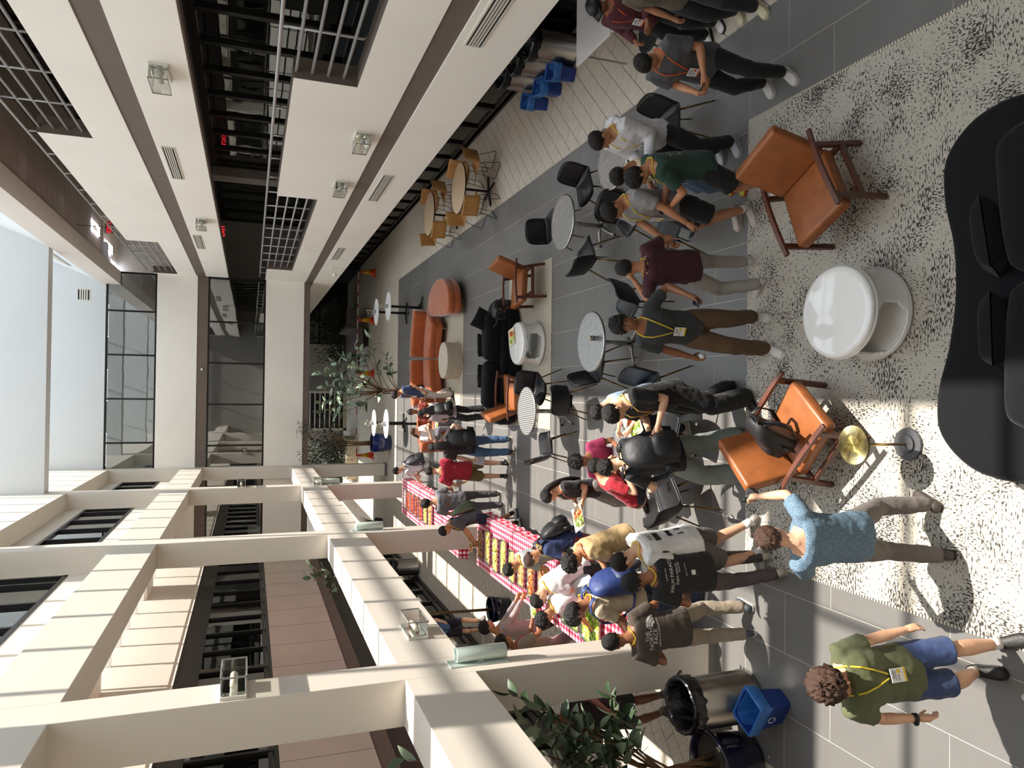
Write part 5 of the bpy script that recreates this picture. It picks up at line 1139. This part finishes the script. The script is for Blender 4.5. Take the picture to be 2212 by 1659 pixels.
for y, l in ((7.1, 'nearest and largest seen'), (14.45, 'second from the camera'), (21.8, 'farthest of the three')): vent((XR, y, 2.63), 0, 1.9, .17, 5, 'slotted vent on the lower right white band, '+l)
nrm = Vector((-(12.7-9.74), 0, (4.8-3.57))).normalized(); tl_ = Matrix.Rotation(math.atan2(4.8-3.57, 12.7-9.74), 3, 'Y')
for u, y, l in ((.30, 13.2, 'nearer'), (.26, 24.6, 'farther')): vent((3.57+1.23*u-.01, y, 9.74+2.96*u), 0, 3.0, .36, 6, 'long slotted vent high in the light well, %s' % l, tilt=tl_)
vent((3.15, YB-.0, 10.35), 0, .34, .34, 5, 'small square louvre on the far upper wall', rot=PI/2)
ACR = glass_mat('clear_acrylic', (.86, .86, .83), .06); LAMPW = mat('lamp_white', '#e9e6da', .5)
def wall_light(p, rot, label):
    t = thing('wall_light', label, 'light', p, rot, 'clear box wall lights')
    MB().box((-.03, -.26, -.115), (0, .26, .115)).build('backplate', mat('lamp_back', '#d9d4c8', .5), t, bevel=.004)
    o = MB().box((-.20, -.25, -.11), (-.031, .25, .11)).build('cover', ACR, t, bevel=.012)
    MB().tube([(-.085, -.13, 0), (-.085, .13, 0)], .035, 10).build('lamp', LAMPW, t, True)
    MB().box((-.203, -.26, -.116), (-.19, .26, -.108)).box((-.203, -.26, .108), (-.19, .26, .116)).box((-.203, -.26, -.116), (-.19, -.252, .116)).box((-.203, .252, -.116), (-.19, .26, .116)).build('rim', mat('lamp_rim', '#8e8c86', .4), t)
for y, z, l in ((10.15, 6.13, 'on the upper right wall, nearer'), (18.8, 6.15, 'on the upper right wall, farther'), (11.62, 3.4, 'on the lower right parapet, nearer'), (14.44, 3.41, 'on the lower right parapet, farther')): wall_light((XR, y, z), 0, 'clear box wall light '+l)
for y, z, l in ((7.25, 5.1, 'on the nearest white column'), (8.3, 3.18, 'on the lower beam beside the near column'), (22.2, 5.19, 'high on the third white column'), (22.1, 3.1, 'at the beam joint of the third column')): wall_light((XA, y, z), PI, 'clear box wall light '+l)
FROST = mat('frosted_green_glass', '#c3d2c8', .25, coat=.4)
for y, l in ((7.2, 'nearest'), (14.65, 'second'), (22.2, 'third')):
    t = thing('wall_sconce', 'pale green glass cylinder sconce on the %s white column' % l, 'light', (XA, y, 2.72), 0, 'glass wall sconces')
    MB().box((0, -.1, -.28), (.015, .1, .34)).build('backplate', FROST, t); MB().lathe([(.07, -.27), (.075, -.26), (.075, .26), (.07, .27), (.062, .26), (.062, -.26)], (.095, 0, 0), 24, cap=False).build('shade', FROST, t, True); MB().box((0, -.03, -.03), (.12, .03, .03)).build('bracket', FROST, t)
def railing(z_par, notches, name_, label):
    t = thing('railing', label, 'railing', (XR+.09, 0, 0)); top = z_par+.2; rr_ = .024
    MB().tube([(0, -.2, top), (0, YB-.15, top)], rr_, 10).build('top_rail', STEEL, t, True)
    cuts = []
    for a, b in notches:
        y = max(a, 4)+.06 if a < 4 else a+.06
        n = max(2, round((b-y)/1.22)); ys_ = [y+(b-.06-y)*i/n for i in range(n+1)]
        for i in range(4):
            z = z_par-.03-.2*i; MB().tube([(0, max(a, 0), z), (0, b-(.02 if i else -.02), z)], rr_*.86, 8).build('rail', STEEL, t, True)
        for yy_ in ys_[:-1]:
            MB().tube([(0, yy_, top), (0, yy_, z_par-.72), (.05, yy_, z_par-.77)], rr_*.7, 8).build('post', STEEL, t, True)
        cuts.append((a, b))
    y = 5.
    while y < YB-.3:
        if not any(a-.2 < y < b+.2 for a, b in cuts): MB().tube([(0, y, top), (0, y, z_par-.0)], rr_*.7, 8).build('post', STEEL, t, True)
        y += 1.22
railing(4.53, [(Y0+.5, 9.74), (15.8, 25.5)], 'r2', 'galvanised pipe railing along the middle gallery on the right'); railing(8.22, [(Y0+.5, 13.3), (22.1, 27.95)], 'r3', 'galvanised pipe railing along the top gallery on the right')
REDE = mat('exit_red', '#e0202c', .5, emit=2.5)
def exit_sign(p, rot, label, drop=.3):
    t = thing('exit_sign', label, 'sign', p, rot, 'red exit signs'); MB().box((-.18, -.03, -.11), (.18, .03, .11)).build('housing', mat('sign_grey', '#8d8a86', .5), t, bevel=.006)
    cu = bpy.data.curves.new('exit', 'FONT'); cu.body = 'EXIT'; cu.size = .17; cu.align_x = 'CENTER'; cu.align_y = 'CENTER'; cu.extrude = .003
    tmp = bpy.data.objects.new('tmp', cu); C.objects.link(tmp); bpy.context.view_layer.update(); me = bpy.data.meshes.new_from_object(tmp.evaluated_get(bpy.context.evaluated_depsgraph_get())); bpy.data.objects.remove(tmp)
    MB().tube([(0, 0, .1), (0, 0, drop)], .012, 8).build('stem', mat('sign_grey', '#8d8a86', .5), t, True); me.materials.clear(); me.materials.append(REDE); o = bpy.data.objects.new('letters', me); C.objects.link(o); o.parent = t; o.rotation_euler = (PI/2, 0, 0); o.location = (0, -.034, 0)
q = onX(236, 491, 4.75); exit_sign(q, .0, 'red EXIT sign under the top gallery ceiling', 9.87-q.z); q = onX(481, 499, 4.75); exit_sign(q, .0, 'red EXIT sign on the middle gallery', 6.06-q.z)
t = thing('security_camera', 'white dome camera on a bracket on the lower right band', 'camera', onX(716, 578, XR)); MB().box((-.03, -.05, -.05), (0, .05, .05)).build('mount', LAMPW, t); MB().tube([(0, 0, .02), (-.22, 0, .02), (-.22, 0, -.04)], .014, 8).build('arm', LAMPW, t, True); MB().sphere((-.22, 0, -.1), .075, 14, 10).build('dome', LAMPW, t, True)
# LED ring lights on the ceilings
LED = mat('led_white', '#f4f6ff', .4, emit=9)
def led_ring(p, w_, d_, label):
    t = thing('ceiling_light', label, 'light', p, 0, 'rectangular LED ring lights'); r = .022
    MB().box((-w_/2, -d_/2, -.03), (-w_/2+2*r, d_/2, 0)).box((w_/2-2*r, -d_/2, -.03), (w_/2, d_/2, 0)).box((-w_/2, -d_/2, -.03), (w_/2, -d_/2+2*r, 0)).box((-w_/2, d_/2-2*r, -.03), (w_/2, d_/2, 0)).build('tube', LED, t)
for i, (x, y) in enumerate(((5.2, 26.9), (5.0, 29.3), (4.5, 30.6))): led_ring((x, y, 9.82), .3, 1.1, 'LED ring light under the top gallery ceiling, %s' % ('before the bridge', 'just past the bridge glass', 'farthest past the bridge glass')[i])
for i, x in enumerate((-2.2, .1, 2.4)): led_ring((x, YB+1.2, 9.84), 1.15, .28, 'LED ring light behind the upper bridge glass, %s' % ('by the white columns', 'in the middle', 'toward the right gallery')[i])
for i in range(5): led_ring((7.2, 9.5+3.1*i, 6.02), .25, 1.3, 'LED ring light in the rooms behind the middle gallery, number %s along' % ('one', 'two', 'three', 'four', 'five')[i])
for i in range(5): led_ring((5.2, 6+4.6*i, 2.49), .25, 1.3, 'LED ring light under the lower right gallery ceiling, number %s along' % ('one', 'two', 'three', 'four', 'five')[i])  # lamps out of view, added to brighten the carpet under the gallery
t = thing('smoke_detector', 'small round detector on the bridge edge band', 'detector', (.7, YB+.0, 6.62)); MB().lathe([(.03, 0), (.045, .02), (.03, .05), (0, .055)], n=14, R=rx(PI/2)).build('body', LAMPW, t, True)

# ================================================================ plants
LEAFD = mat('ficus_leaf', '#3d5238', .45, var=.25, vs_=6); LEAFP = mat('pale_ficus_leaf', '#7f9378', .5, var=.2, vs_=5); LEAFS = mat('small_dark_leaf', '#26331f', .5, var=.3, vs_=6); BARK = mat('bark', '#6b5238', .85, var=.3, vs_=10, stretch=(1, 1, .3), bump=.4, bs=40)
def leaf_mesh(name, m_, L=.2, W=.09):
    vs = []; fs = []; n = 7
    for i in range(n+1):
        u = i/n; w_ = W/2*math.sin(PI*min(1, max(.02, u))**.85)**.8 if 0 < i < n else .003; z = .22*L*u*u*-1
        vs += [(-w_, u*L, z+w_*.28), (0, u*L, z), (w_, u*L, z+w_*.28)]
    for i in range(n): a = 3*i; fs += [(a, a+1, a+4, a+3), (a+1, a+2, a+5, a+4)]
    return MB().add(vs, fs).mesh(name, m_, True)
def place_leaves(t, me_list, spots, smin=.8, smax=1.25, droop=.2):
    for p, out in spots:
        o = bpy.data.objects.new('leaf', random.choice(me_list)); C.objects.link(o); o.parent = t; o.location = p
        d = (Vector(out)+Vector((random.uniform(-.5, .5), random.uniform(-.5, .5), random.uniform(-.3, .6)))).normalized(); q = d.to_track_quat('Y', 'Z'); o.rotation_mode = 'QUATERNION'; from mathutils import Quaternion
        o.rotation_quaternion = q @ Quaternion((0, 1, 0), random.uniform(-.8, .8)); s = random.uniform(smin, smax); o.scale = (s, s, s)
def branchy(t, base, tips, r0, mids=.5, spread=.12):
    base = Vector(base)
    for tip in tips:
        tip = Vector(tip); m1 = lerp(base, tip, mids)+Vector((random.uniform(-spread, spread), random.uniform(-spread, spread), random.uniform(0, .15))); pts = [base, lerp(base, m1, .6)+Vector((random.uniform(-.04, .04), random.uniform(-.04, .04), 0)), m1, lerp(m1, tip, .6), tip]
        MB().tube(pts, [r0, r0*.85, r0*.6, r0*.4, r0*.22], 7).build('branch', BARK, t, True)
def twig_spots(a, b, n, jit=.05):
    a, b = Vector(a), Vector(b); d = (b-a).normalized(); out = []
    for i in range(n):
        u = .25+.78*i/max(1, n-1); p = lerp(a, b, min(u, 1.02)); an = i*2.4; s = d.orthogonal().normalized(); s2 = d.cross(s); o_ = s*math.cos(an)+s2*math.sin(an)+d*(.5 if i < n-2 else 1.4); out.append((p, o_))
    return out
# near ficus beside the column
GLAZE = mat('dark_blue_glaze', '#0d1230', .12, coat=.6); SOIL = mat('potting_bark', '#3b332b', .95, var=.5, vs_=60, bump=.8, bs=60)
t = thing('potted_ficus', 'ficus in a dark blue glazed pot beside the big steel bin', 'plant', (-3.78, 6.35, 0))
MB().lathe([(0, 0), (.20, 0), (.25, .06), (.31, .3), (.315, .44), (.33, .5), (.345, .52), (.33, .54), (.30, .53), (.29, .44)], n=36, cap=False).build('pot', GLAZE, t, True); MB().lathe([(.3, .46), (.18, .475), (0, .48)], n=24, cap=False).build('soil', SOIL, t)
for k in range(5):
    a = k*1.26; MB().tube([(.1*math.cos(a), .1*math.sin(a), .46), (.05*math.cos(a+.9), .05*math.sin(a+.9), .68), (.035*math.cos(a+2), .035*math.sin(a+2), .9), (.03*math.cos(a+2.6), .03*math.sin(a+2.6), 1.1)], [.03, .024, .022, .02], 8).build('trunk', BARK, t, True)
fm = [leaf_mesh('leaf', LEAFD, .20, .10), leaf_mesh('leaf', LEAFD, .16, .085), leaf_mesh('leaf', LEAFP, .19, .09)]
L0 = Vector((-3.78, 6.35, 0)); sp = []
for px, py, Y in ((1108, 1500, 6.6), (1130, 1560, 6.4), (1175, 1530, 6.5), (1180, 1600, 6.3), (1215, 1570, 6.45), (1240, 1625, 6.3), (1270, 1550, 6.5), (1290, 1600, 6.2), (1318, 1500, 6.7), (1330, 1540, 6.6), (1345, 1590, 6.3), (1310, 1640, 6.2), (1250, 1655, 6.2), (1140, 1620, 6.35), (880, 1640, 6.5)):
    q = onY(px, py, Y)-L0; base = Vector((random.uniform(-.05, .05), random.uniform(-.05, .05), min(1.1, max(.8, q.z-.5)))); branchy(t, base, [q], .014)
    sp += twig_spots(lerp(base, q, .45), q, 10)
place_leaves(t, fm, sp)
for px, py, c in ((1278, 1580, '#a8641f'), (1328, 1588, '#8a8a2a')): q = onY(px, py, 6.45)-L0; MB().sphere(q, .028, 10, 8).build('fruit', mat('fruit_'+c, c, .5), t, True)
# pale ficus behind the orange sofa
t = thing('ficus_tree', 'tall ficus with pale sunlit leaves behind the orange sofa', 'plant', (.0, 21.3, 0)); L0 = Vector((0, 21.3, 0))
MB().lathe([(0, 0), (.2, 0), (.28, .25), (.3, .45), (.28, .45), (.26, .4)], n=28, cap=False).build('pot', GLAZE, t, True)
for k in range(4): a = k*1.57; MB().tube([(.08*math.cos(a), .08*math.sin(a), .4), (.05*math.cos(a+1), .05*math.sin(a+1), .9), (.08*math.cos(a+2), .08*math.sin(a+2), 1.35)], [.025, .022, .018], 7).build('trunk', BARK, t, True)
fm2 = [leaf_mesh('leaf', LEAFP, .27, .12), leaf_mesh('leaf', LEAFP, .22, .10), leaf_mesh('leaf', LEAFD, .25, .11)]; sp = []
for px, py, n_ in ((690, 870, 9), (700, 835, 12), (715, 800, 10), (725, 850, 12), (745, 770, 10), (700, 890, 8), (740, 820, 12), (770, 790, 10), (790, 830, 10), (815, 790, 9), (835, 770, 9), (800, 730, 9), (770, 745, 8), (780, 880, 8), (845, 800, 8), (760, 850, 10), (720, 780, 9), (815, 850, 7), (730, 895, 7), (690, 805, 8)):
    q = onY(px, py, 21.3+random.uniform(-.5, .5))-L0; base = Vector((0, 0, min(1.35, max(.9, q.z-.4)))); branchy(t, base, [q], .014); sp += twig_spots(lerp(base, q, .55), q, n_)
place_leaves(t, fm2, sp)
# small leaved tree in a blue planter
t = thing('potted_tree', 'small leaved tree in a royal blue planter by the fourth column', 'plant', (-1.93, 27.3, 0)); L0 = Vector((-1.93, 27.3, 0))
MB().lathe([(0, 0), (.28, 0), (.34, .3), (.36, .68), (.34, .72), (.32, .68)], n=28, cap=False).build('planter', mat('royal_blue_glaze', '#1c2a63', .2, coat=.5), t, True)
for k in range(3): MB().tube([(.06*k-.06, 0, .65), (.05*k-.08, .03, 1.3), (.1*k-.1, .05*k, 1.9)], [.03, .025, .018], 7).build('trunk', BARK, t, True)
lm = MB()
for px, py in [(random.uniform(650, 735), random.uniform(905, 985)) for _ in range(34)]+[(random.uniform(735, 765), random.uniform(930, 985)) for _ in range(8)]:
    q = onY(px, py, 27.3+random.uniform(-.35, .35))-L0; branchy(t, (0, 0, 1.6), [q], .008, spread=.1)
    for k in range(26):
        p = q+Vector((random.gauss(0, .13), random.gauss(0, .13), random.gauss(0, .12))); R = Matrix.Rotation(random.uniform(0, 6), 3, 'Z') @ Matrix.Rotation(random.uniform(-1, 1), 3, 'X'); s = random.uniform(.03, .055)
        lm.add([p+R @ Vector(v) for v in ((0, 0, 0), (s*.5, s*.7, .008), (0, s*1.7, 0), (-s*.5, s*.7, .008))], [(0, 1, 2, 3)])
lm.build('foliage', LEAFS, t)['kind'] = 'stuff'
# plants behind the frame
for p, l, pts in (((-4.35, 13.9, 0), 'leafy plant seen over the lower beam against the taupe wall', [(665, 1245, 14.0), (680, 1240, 13.9), (700, 1225, 14.1), (712, 1240, 14.0), (672, 1222, 14.2)]),):
    t = thing('potted_plant', l, 'plant', p); L0 = Vector(p); sp = []
    MB().lathe([(0, 0), (.2, 0), (.26, .4), (.24, .42), (.22, .38)], n=24, cap=False).build('pot', GLAZE, t, True); MB().tube([(0, 0, .35), (.03, 0, 1.6), (0, .05, 2.6)], [.03, .025, .018], 8).build('trunk', BARK, t, True)
    for px, py, Y in pts: q = onY(px, py, Y)-L0; branchy(t, (0, .05, 2.4), [q], .012); sp += twig_spots(lerp(Vector((0, 0, 2.5)), q, .5), q, 8)
    place_leaves(t, fm, sp, .7, 1.0)
q = onX(795, 1128, -5.15); t = thing('potted_grass', 'spiky potted plant on the floor behind the second column', 'plant', (q.x, q.y, 0)); MB().lathe([(0, 0), (.14, 0), (.18, .3), (.16, .3)], n=20, cap=False).build('pot', GLAZE, t, True)
for k in range(16): a = k*2.4; r = random.uniform(.15, .4); MB().tube([(0, 0, .28), (r*.4*math.cos(a), r*.4*math.sin(a), .6), (r*math.cos(a), r*math.sin(a), random.uniform(.7, .95))], [(.02, .006), (.025, .006), (.003, .002)], 6).build('blade', LEAFP, t, True)

# ================================================================ court beyond the bridge
YF = 40.6
struct(MB().box((XB-3, YF+2.5, 0), (XW+2, YF+2.8, 9)).build('wall_court_far', mat('court_wall', '#8f8880', .8)))
struct(MB().box((XW-.2, 36, 0), (XW+.2, YF+2.6, 9)).build('wall_court_right', DARKI)); struct(MB().box((XB-3.2, YB+3.4, 0), (XB-3, YF+2.6, 5)).build('wall_court_left', WHITE))
struct(MB().box((-1.2, YB+3.4, 5.6), (XW+3, YF+3, 5.8)).build('roof_court', DARKI))
struct(MB().box((XB-3.2, YB+3.4, 5.6), (-4.6, YF+3, 5.8)).build('roof_court_left', DARKI))
a_, b_ = onY(740, 745, YF).x, onY(740, 640, YF).x
window('y', YF+.3, a_, XW-.2, 0, 3.4, 1.25, .2, fw=.12, glass=GLASSD, rails=(.5, 1.5))
struct(MB().box((onY(740, 812, YF).x, YF, 0), (a_, YF+.25, 3.4)).build('partition', mat('court_partition', '#a8a39b', .8)))
x0, x1 = onY(740, 925, YF).x, onY(740, 850, YF).x
sl_ = struct(MB().box((x0, YF+.1, .15), (x1, YF+.3, 2.6)).build('partition_slatted', BLACKF)); struct(MB().box((x0-.12, YF, 0), (x0, YF+.35, 3.4)).box((x0-.12, YF, 0), (x1+.12, YF+.35, .18)).box((x1, YF, 0), (x1+.12, YF+.35, 3.4)).build('partition_frame', mat('court_frame', '#cfc6b8', .7)))
for k in range(9): zz = .35+.26*k; MB().box((x0, YF+.04, zz), (x1, YF+.1, zz+.06)).build('slat', mat('pale_slat', '#cfcac0', .6), sl_)
TAPE = mat('yellow_tape', '#c9a21f', .5); t = thing('barrier_tape', 'yellow and black tape strung across the slatted panel', 'tape', (0, YF-.05, 0)); MB().tube([(x0, 0, .4), ((x0+x1)/2, -.02, .95), (x1, 0, .35)], [(.03, .004)]*3, 6).tube([(x0, 0, .18), (x1, 0, .18)], [(.03, .004)]*2, 6).build('strip', TAPE, t)
t = thing('upholstered_bench', 'long grey bench by the dark glass beyond the bridge', 'bench', (2.5, 34.6, 0), .02); MB().box((-.55, -1.6, .25), (.35, 1.6, .46)).build('seat', mat('bench_grey', '#6f6862', .8), t, bevel=.03); MB().box((.25, -1.6, .4), (.42, 1.6, .95)).build('backrest', mat('bench_grey2', '#5c5650', .8), t, bevel=.03); MB().box((-.5, -1.5, 0), (.3, 1.5, .25)).build('plinth', BLACKP, t)
t = thing('metal_chair', 'black tube frame chair beside the grey bench', 'chair', (1.35, 33.0, 0), 1.4)
for s in (-1, 1):
    MB().tube([(s*.24, .22, 0), (s*.24, .22, .62), (s*.24, -.22, .64), (s*.24, -.25, 0)], .014, 8).build('leg', BLACKP, t, True)
MB().box((-.24, -.22, .42), (.24, .22, .46)).build('seat', BLACKP, t); MB().box((-.24, -.25, .5), (.24, -.22, .85)).build('backrest', BLACKP, t)
t = thing('planting_bed', 'dark green shrubs behind the grey bench', 'plant', (2.6, 37.6, 0)); MB().box((-1.2, -.6, 0), (1.6, .6, .5)).build('trough', mat('trough_grey', '#7d766e', .8), t); lm = MB()
for k in range(900):
    p = Vector((random.uniform(-1.2, 1.6), random.uniform(-.6, .6), .5+abs(random.gauss(0, .5)))); R = Matrix.Rotation(random.uniform(0, 6), 3, 'Z') @ Matrix.Rotation(random.uniform(.3, 1.2), 3, 'X'); lm.add([p+R @ Vector(v) for v in ((0, 0, 0), (.03, .15, 0), (0, .38, -.04), (-.03, .15, 0))], [(0, 1, 2, 3)])
lm.build('foliage', mat('fern_leaf', '#3a4a26', .6), t)['kind'] = 'stuff'
t = thing('stone_planter', 'low cream tiled planter in sunlight beyond the bridge', 'planter', (-3.3, 37.5, 0)); 
MB().box((-1.0, -1.6, 0), (.9, 1.6, .55)).build('body', mat('cream_stone', '#cfc2a8', .8), t)
for i in range(6):
    for j in range(2): MB().box((.9, -1.58+.53*i, .02+.27*j), (.925, -1.58+.53*i+.5, .02+.27*j+.25)).build('tile', mat('cream_stone2', '#d6c9ae', .8), t); MB().box((-.98+.31*i, -1.625, .02+.27*j), (-.98+.31*i+.29, -1.6, .02+.27*j+.25)).build('tile', mat('cream_stone2', '#d6c9ae', .8), t)
lm = MB()
for k in range(1600):
    p = Vector((random.gauss(0, .6), random.gauss(0, .8), .55+abs(random.gauss(0, 1.1)))); R = Matrix.Rotation(random.uniform(0, 6), 3, 'Z') @ Matrix.Rotation(random.uniform(.3, 1.2), 3, 'X'); lm.add([p+R @ Vector(v) for v in ((0, 0, 0), (.05, .1, 0), (0, .24, -.03), (-.05, .1, 0))], [(0, 1, 2, 3)])
lm.build('foliage', LEAFS, t)['kind'] = 'stuff'
CONE = mat('cone_orange', '#d9481f', .5); CONEY = mat('cone_yellow', '#d9a41f', .5); PW, PR = mat('pole_white', '#d9d6d0', .5), mat('pole_red', '#a81f1f', .5)
cs = [(5.1, 31.5), (3.05, 31.6), (.75, 31.5), (-2.75, 31.4)]
for i, (x, y) in enumerate(cs):
    t = thing('traffic_cone', 'orange cone with yellow band beyond the bridge, %s' % ('against the right wall', 'behind the marble tables', 'behind the ficus leaves', 'by the blue planter')[i], 'cone', (x, y, 0), 0, 'barrier cones'); MB().box((-.19, -.19, 0), (.19, .19, .03)).build('base', CONE, t, bevel=.01); MB().lathe([(.15, .03), (.11, .22)], n=20).lathe([(.065, .5), (.035, .7), (.03, .71)], n=20).build('body', CONE, t, True); MB().lathe([(.112, .22), (.065, .5)], n=20).build('band', CONEY, t, True)
for i in range(3):
    (xa, ya), (xb, yb) = cs[i], cs[i+1]; t = thing('barrier_pole', 'red and white striped pole resting between cones, %s span' % ('right', 'middle', 'left')[i], 'pole', (0, 0, .7), 0, 'striped barrier poles'); n = 12
    for k in range(n): MB().tube([lerp(Vector((xa, ya, 0)), Vector((xb, yb, 0)), k/n), lerp(Vector((xa, ya, 0)), Vector((xb, yb, 0)), (k+1)/n)], .022, 8).build('band', PR if k % 3 == 2 else PW, t, True)

# ================================================================ small things lying about
def lying_bag(p, rot, label, s=1.0, tilt=-1.2, col='#17171a'):
    o = thing('backpack', label, 'backpack', p); o.rotation_euler = (Matrix.Rotation(rot, 3, 'Z') @ rx(tilt)).to_euler(); m_ = mat('bag_'+col, col, .55, var=.1, vs_=12, bump=.4, bs=14); rucksack(o, s, m_)
    for sx in (-1, 1): MB().tube([Vector((sx*.08*s, .0, .42*s)), Vector((sx*.12*s, .06*s, .36*s)), Vector((sx*.14*s, .08*s, .2*s)), Vector((sx*.13*s, .01, .04))], [(.025*s, .007)]*4, 8).build('strap', m_, o, True)
    MB().tube([Vector((.05, -.02, .44*s)), Vector((.12, .05, .55*s)), Vector((.2, .02, .62*s))], [(.018, .005)]*3, 6).build('loose_strap', m_, o, True)
lying_bag((-.33, 5.22, .50), hd(120), 'black backpack slumped on the tan armchair seat', 1.05, -.35, '#1c1c1f')
lying_bag((1.62, 13.0, .45), hd(-150), 'black backpack on the right end of the second sofa', 1.0, -.9); lying_bag((.05, 19.7, .47), hd(170), 'black bag leaning on the orange sofa back', .8, .15)
t = thing('drink_can', 'silver drink can standing on the bistro table in shade', 'can', (*gz(1290, 731, .738), .738)); MB().lathe([(0, 0), (.026, 0), (.033, .012), (.033, .105), (.027, .12), (.025, .119), (0, .118)], n=20, cap=False).build('body', mat('can_silver', '#b9b7b2', .3, .8), t, True); MB().lathe([(.0335, .03), (.0335, .08)], n=20, cap=False).build('print_band', mat('can_band', '#6d7076', .4), t, True); MB().lathe([(.026, .1185), (0, .1195)], n=14).build('lid', mat('can_gold', '#a98f4a', .3, .8), t)
o = plate((*gz(1108, 728, .432), .434), .2, 'wooden tray of salad and stew on the second white drum table', w=.16)
o = plate((*gz(1372, 918, .738), .74), .6, 'square plate of greens and chicken on the table before the black rucksack', ('green salad', 'red stew'), .17)
t = thing('napkin', 'crumpled printed paper napkin beside the square plate', 'napkin', (*gz(1345, 910, .738), .739)); grid_surf(lambda u, v: Vector(((u-.5)*.17, (v-.5)*.13, .004+.02*abs(noise.noise((u*4, v*4, 2.2))))), 10, 8).build('sheet', mat('napkin_white', '#dcdcdf', .9), t, True)
t = thing('plastic_cup', 'clear plastic cup on the table edge by the rucksack wearer', 'cup', (*gz(1398, 1030, .738), .738)); MB().lathe([(0, .002), (.03, .002), (.042, .11), (.045, .112), (.041, .108), (.03, .006)], n=20, cap=False).build('cup', ACR, t, True)
o = thing('paper_sheet', 'white paper sheet in the left hand of the person in jeans', 'paper', wpt(p20, p20['hands'][-1][0]+Vector((-.02, .06, -.1)))); o.rotation_euler = (.3, .2, hd(-8)); MB().box((-.1, -.001, -.13), (.1, .001, .13)).build('sheet', mat('paper_white', '#dedfe3', .8), o)
t = thing('cleaned_napkin_ball', 'crumpled white napkin in the hand of the person glancing up', 'napkin', wpt(p30, p30['hands'][1][0])); MB().sphere((0, 0, 0), .035, 10, 8).build('ball', mat('napkin_white', '#dcdcdf', .9), t, True); t.name = 'napkin_ball'
q = g(905, 1200, 0); steel_bin(q.x-.35, q.y+.1, 'steel bin with black liner behind the second white column'); 
t = thing('shopping_cart', 'black mesh shopping cart behind the lower beam', 'cart', (*gz(1030, 1385, .3), 0), .3)
for z in (.35, .55, .75, .95): MB().tube([(-.28, -.45, z), (.28, -.45, z), (.3, .45, z), (-.3, .45, z)], .008, 6, closed=True).build('rail', BLACKP, t)
wm = MB()
for k in range(11): u = -.45+.09*k; wm.bar((-.29, u, .35), (-.3, u, .95), .008, .008).bar((.29, u, .35), (.3, u, .95), .008, .008).bar((-.28, u, .35), (.28, u, .35), .008, .008)
wm.build('mesh_bars', BLACKP, t)['kind'] = 'stuff'
for x in (-.24, .24):
    for y in (-.4, .4): MB().lathe([(.07, -.02), (.07, .02)], (x, y, .07), 14, R=ry(PI/2)).build('wheel', BLACKP, t, True); MB().tube([(x, y, .08), (x, y, .35)], .012, 6).build('upright', BLACKP, t)
t = thing('floor_outlet', 'dark square floor outlet cover beside the cream rug', 'outlet', (*gp(1172, 920), 0)); MB().box((-.09, -.09, .0), (.09, .09, .006)).build('plate', mat('outlet_grey', '#5d5b58', .5), t); MB().lathe([(.055, .006), (.055, .009), (0, .009)], n=20).build('lid', mat('outlet_lid', '#7b7976', .4), t)
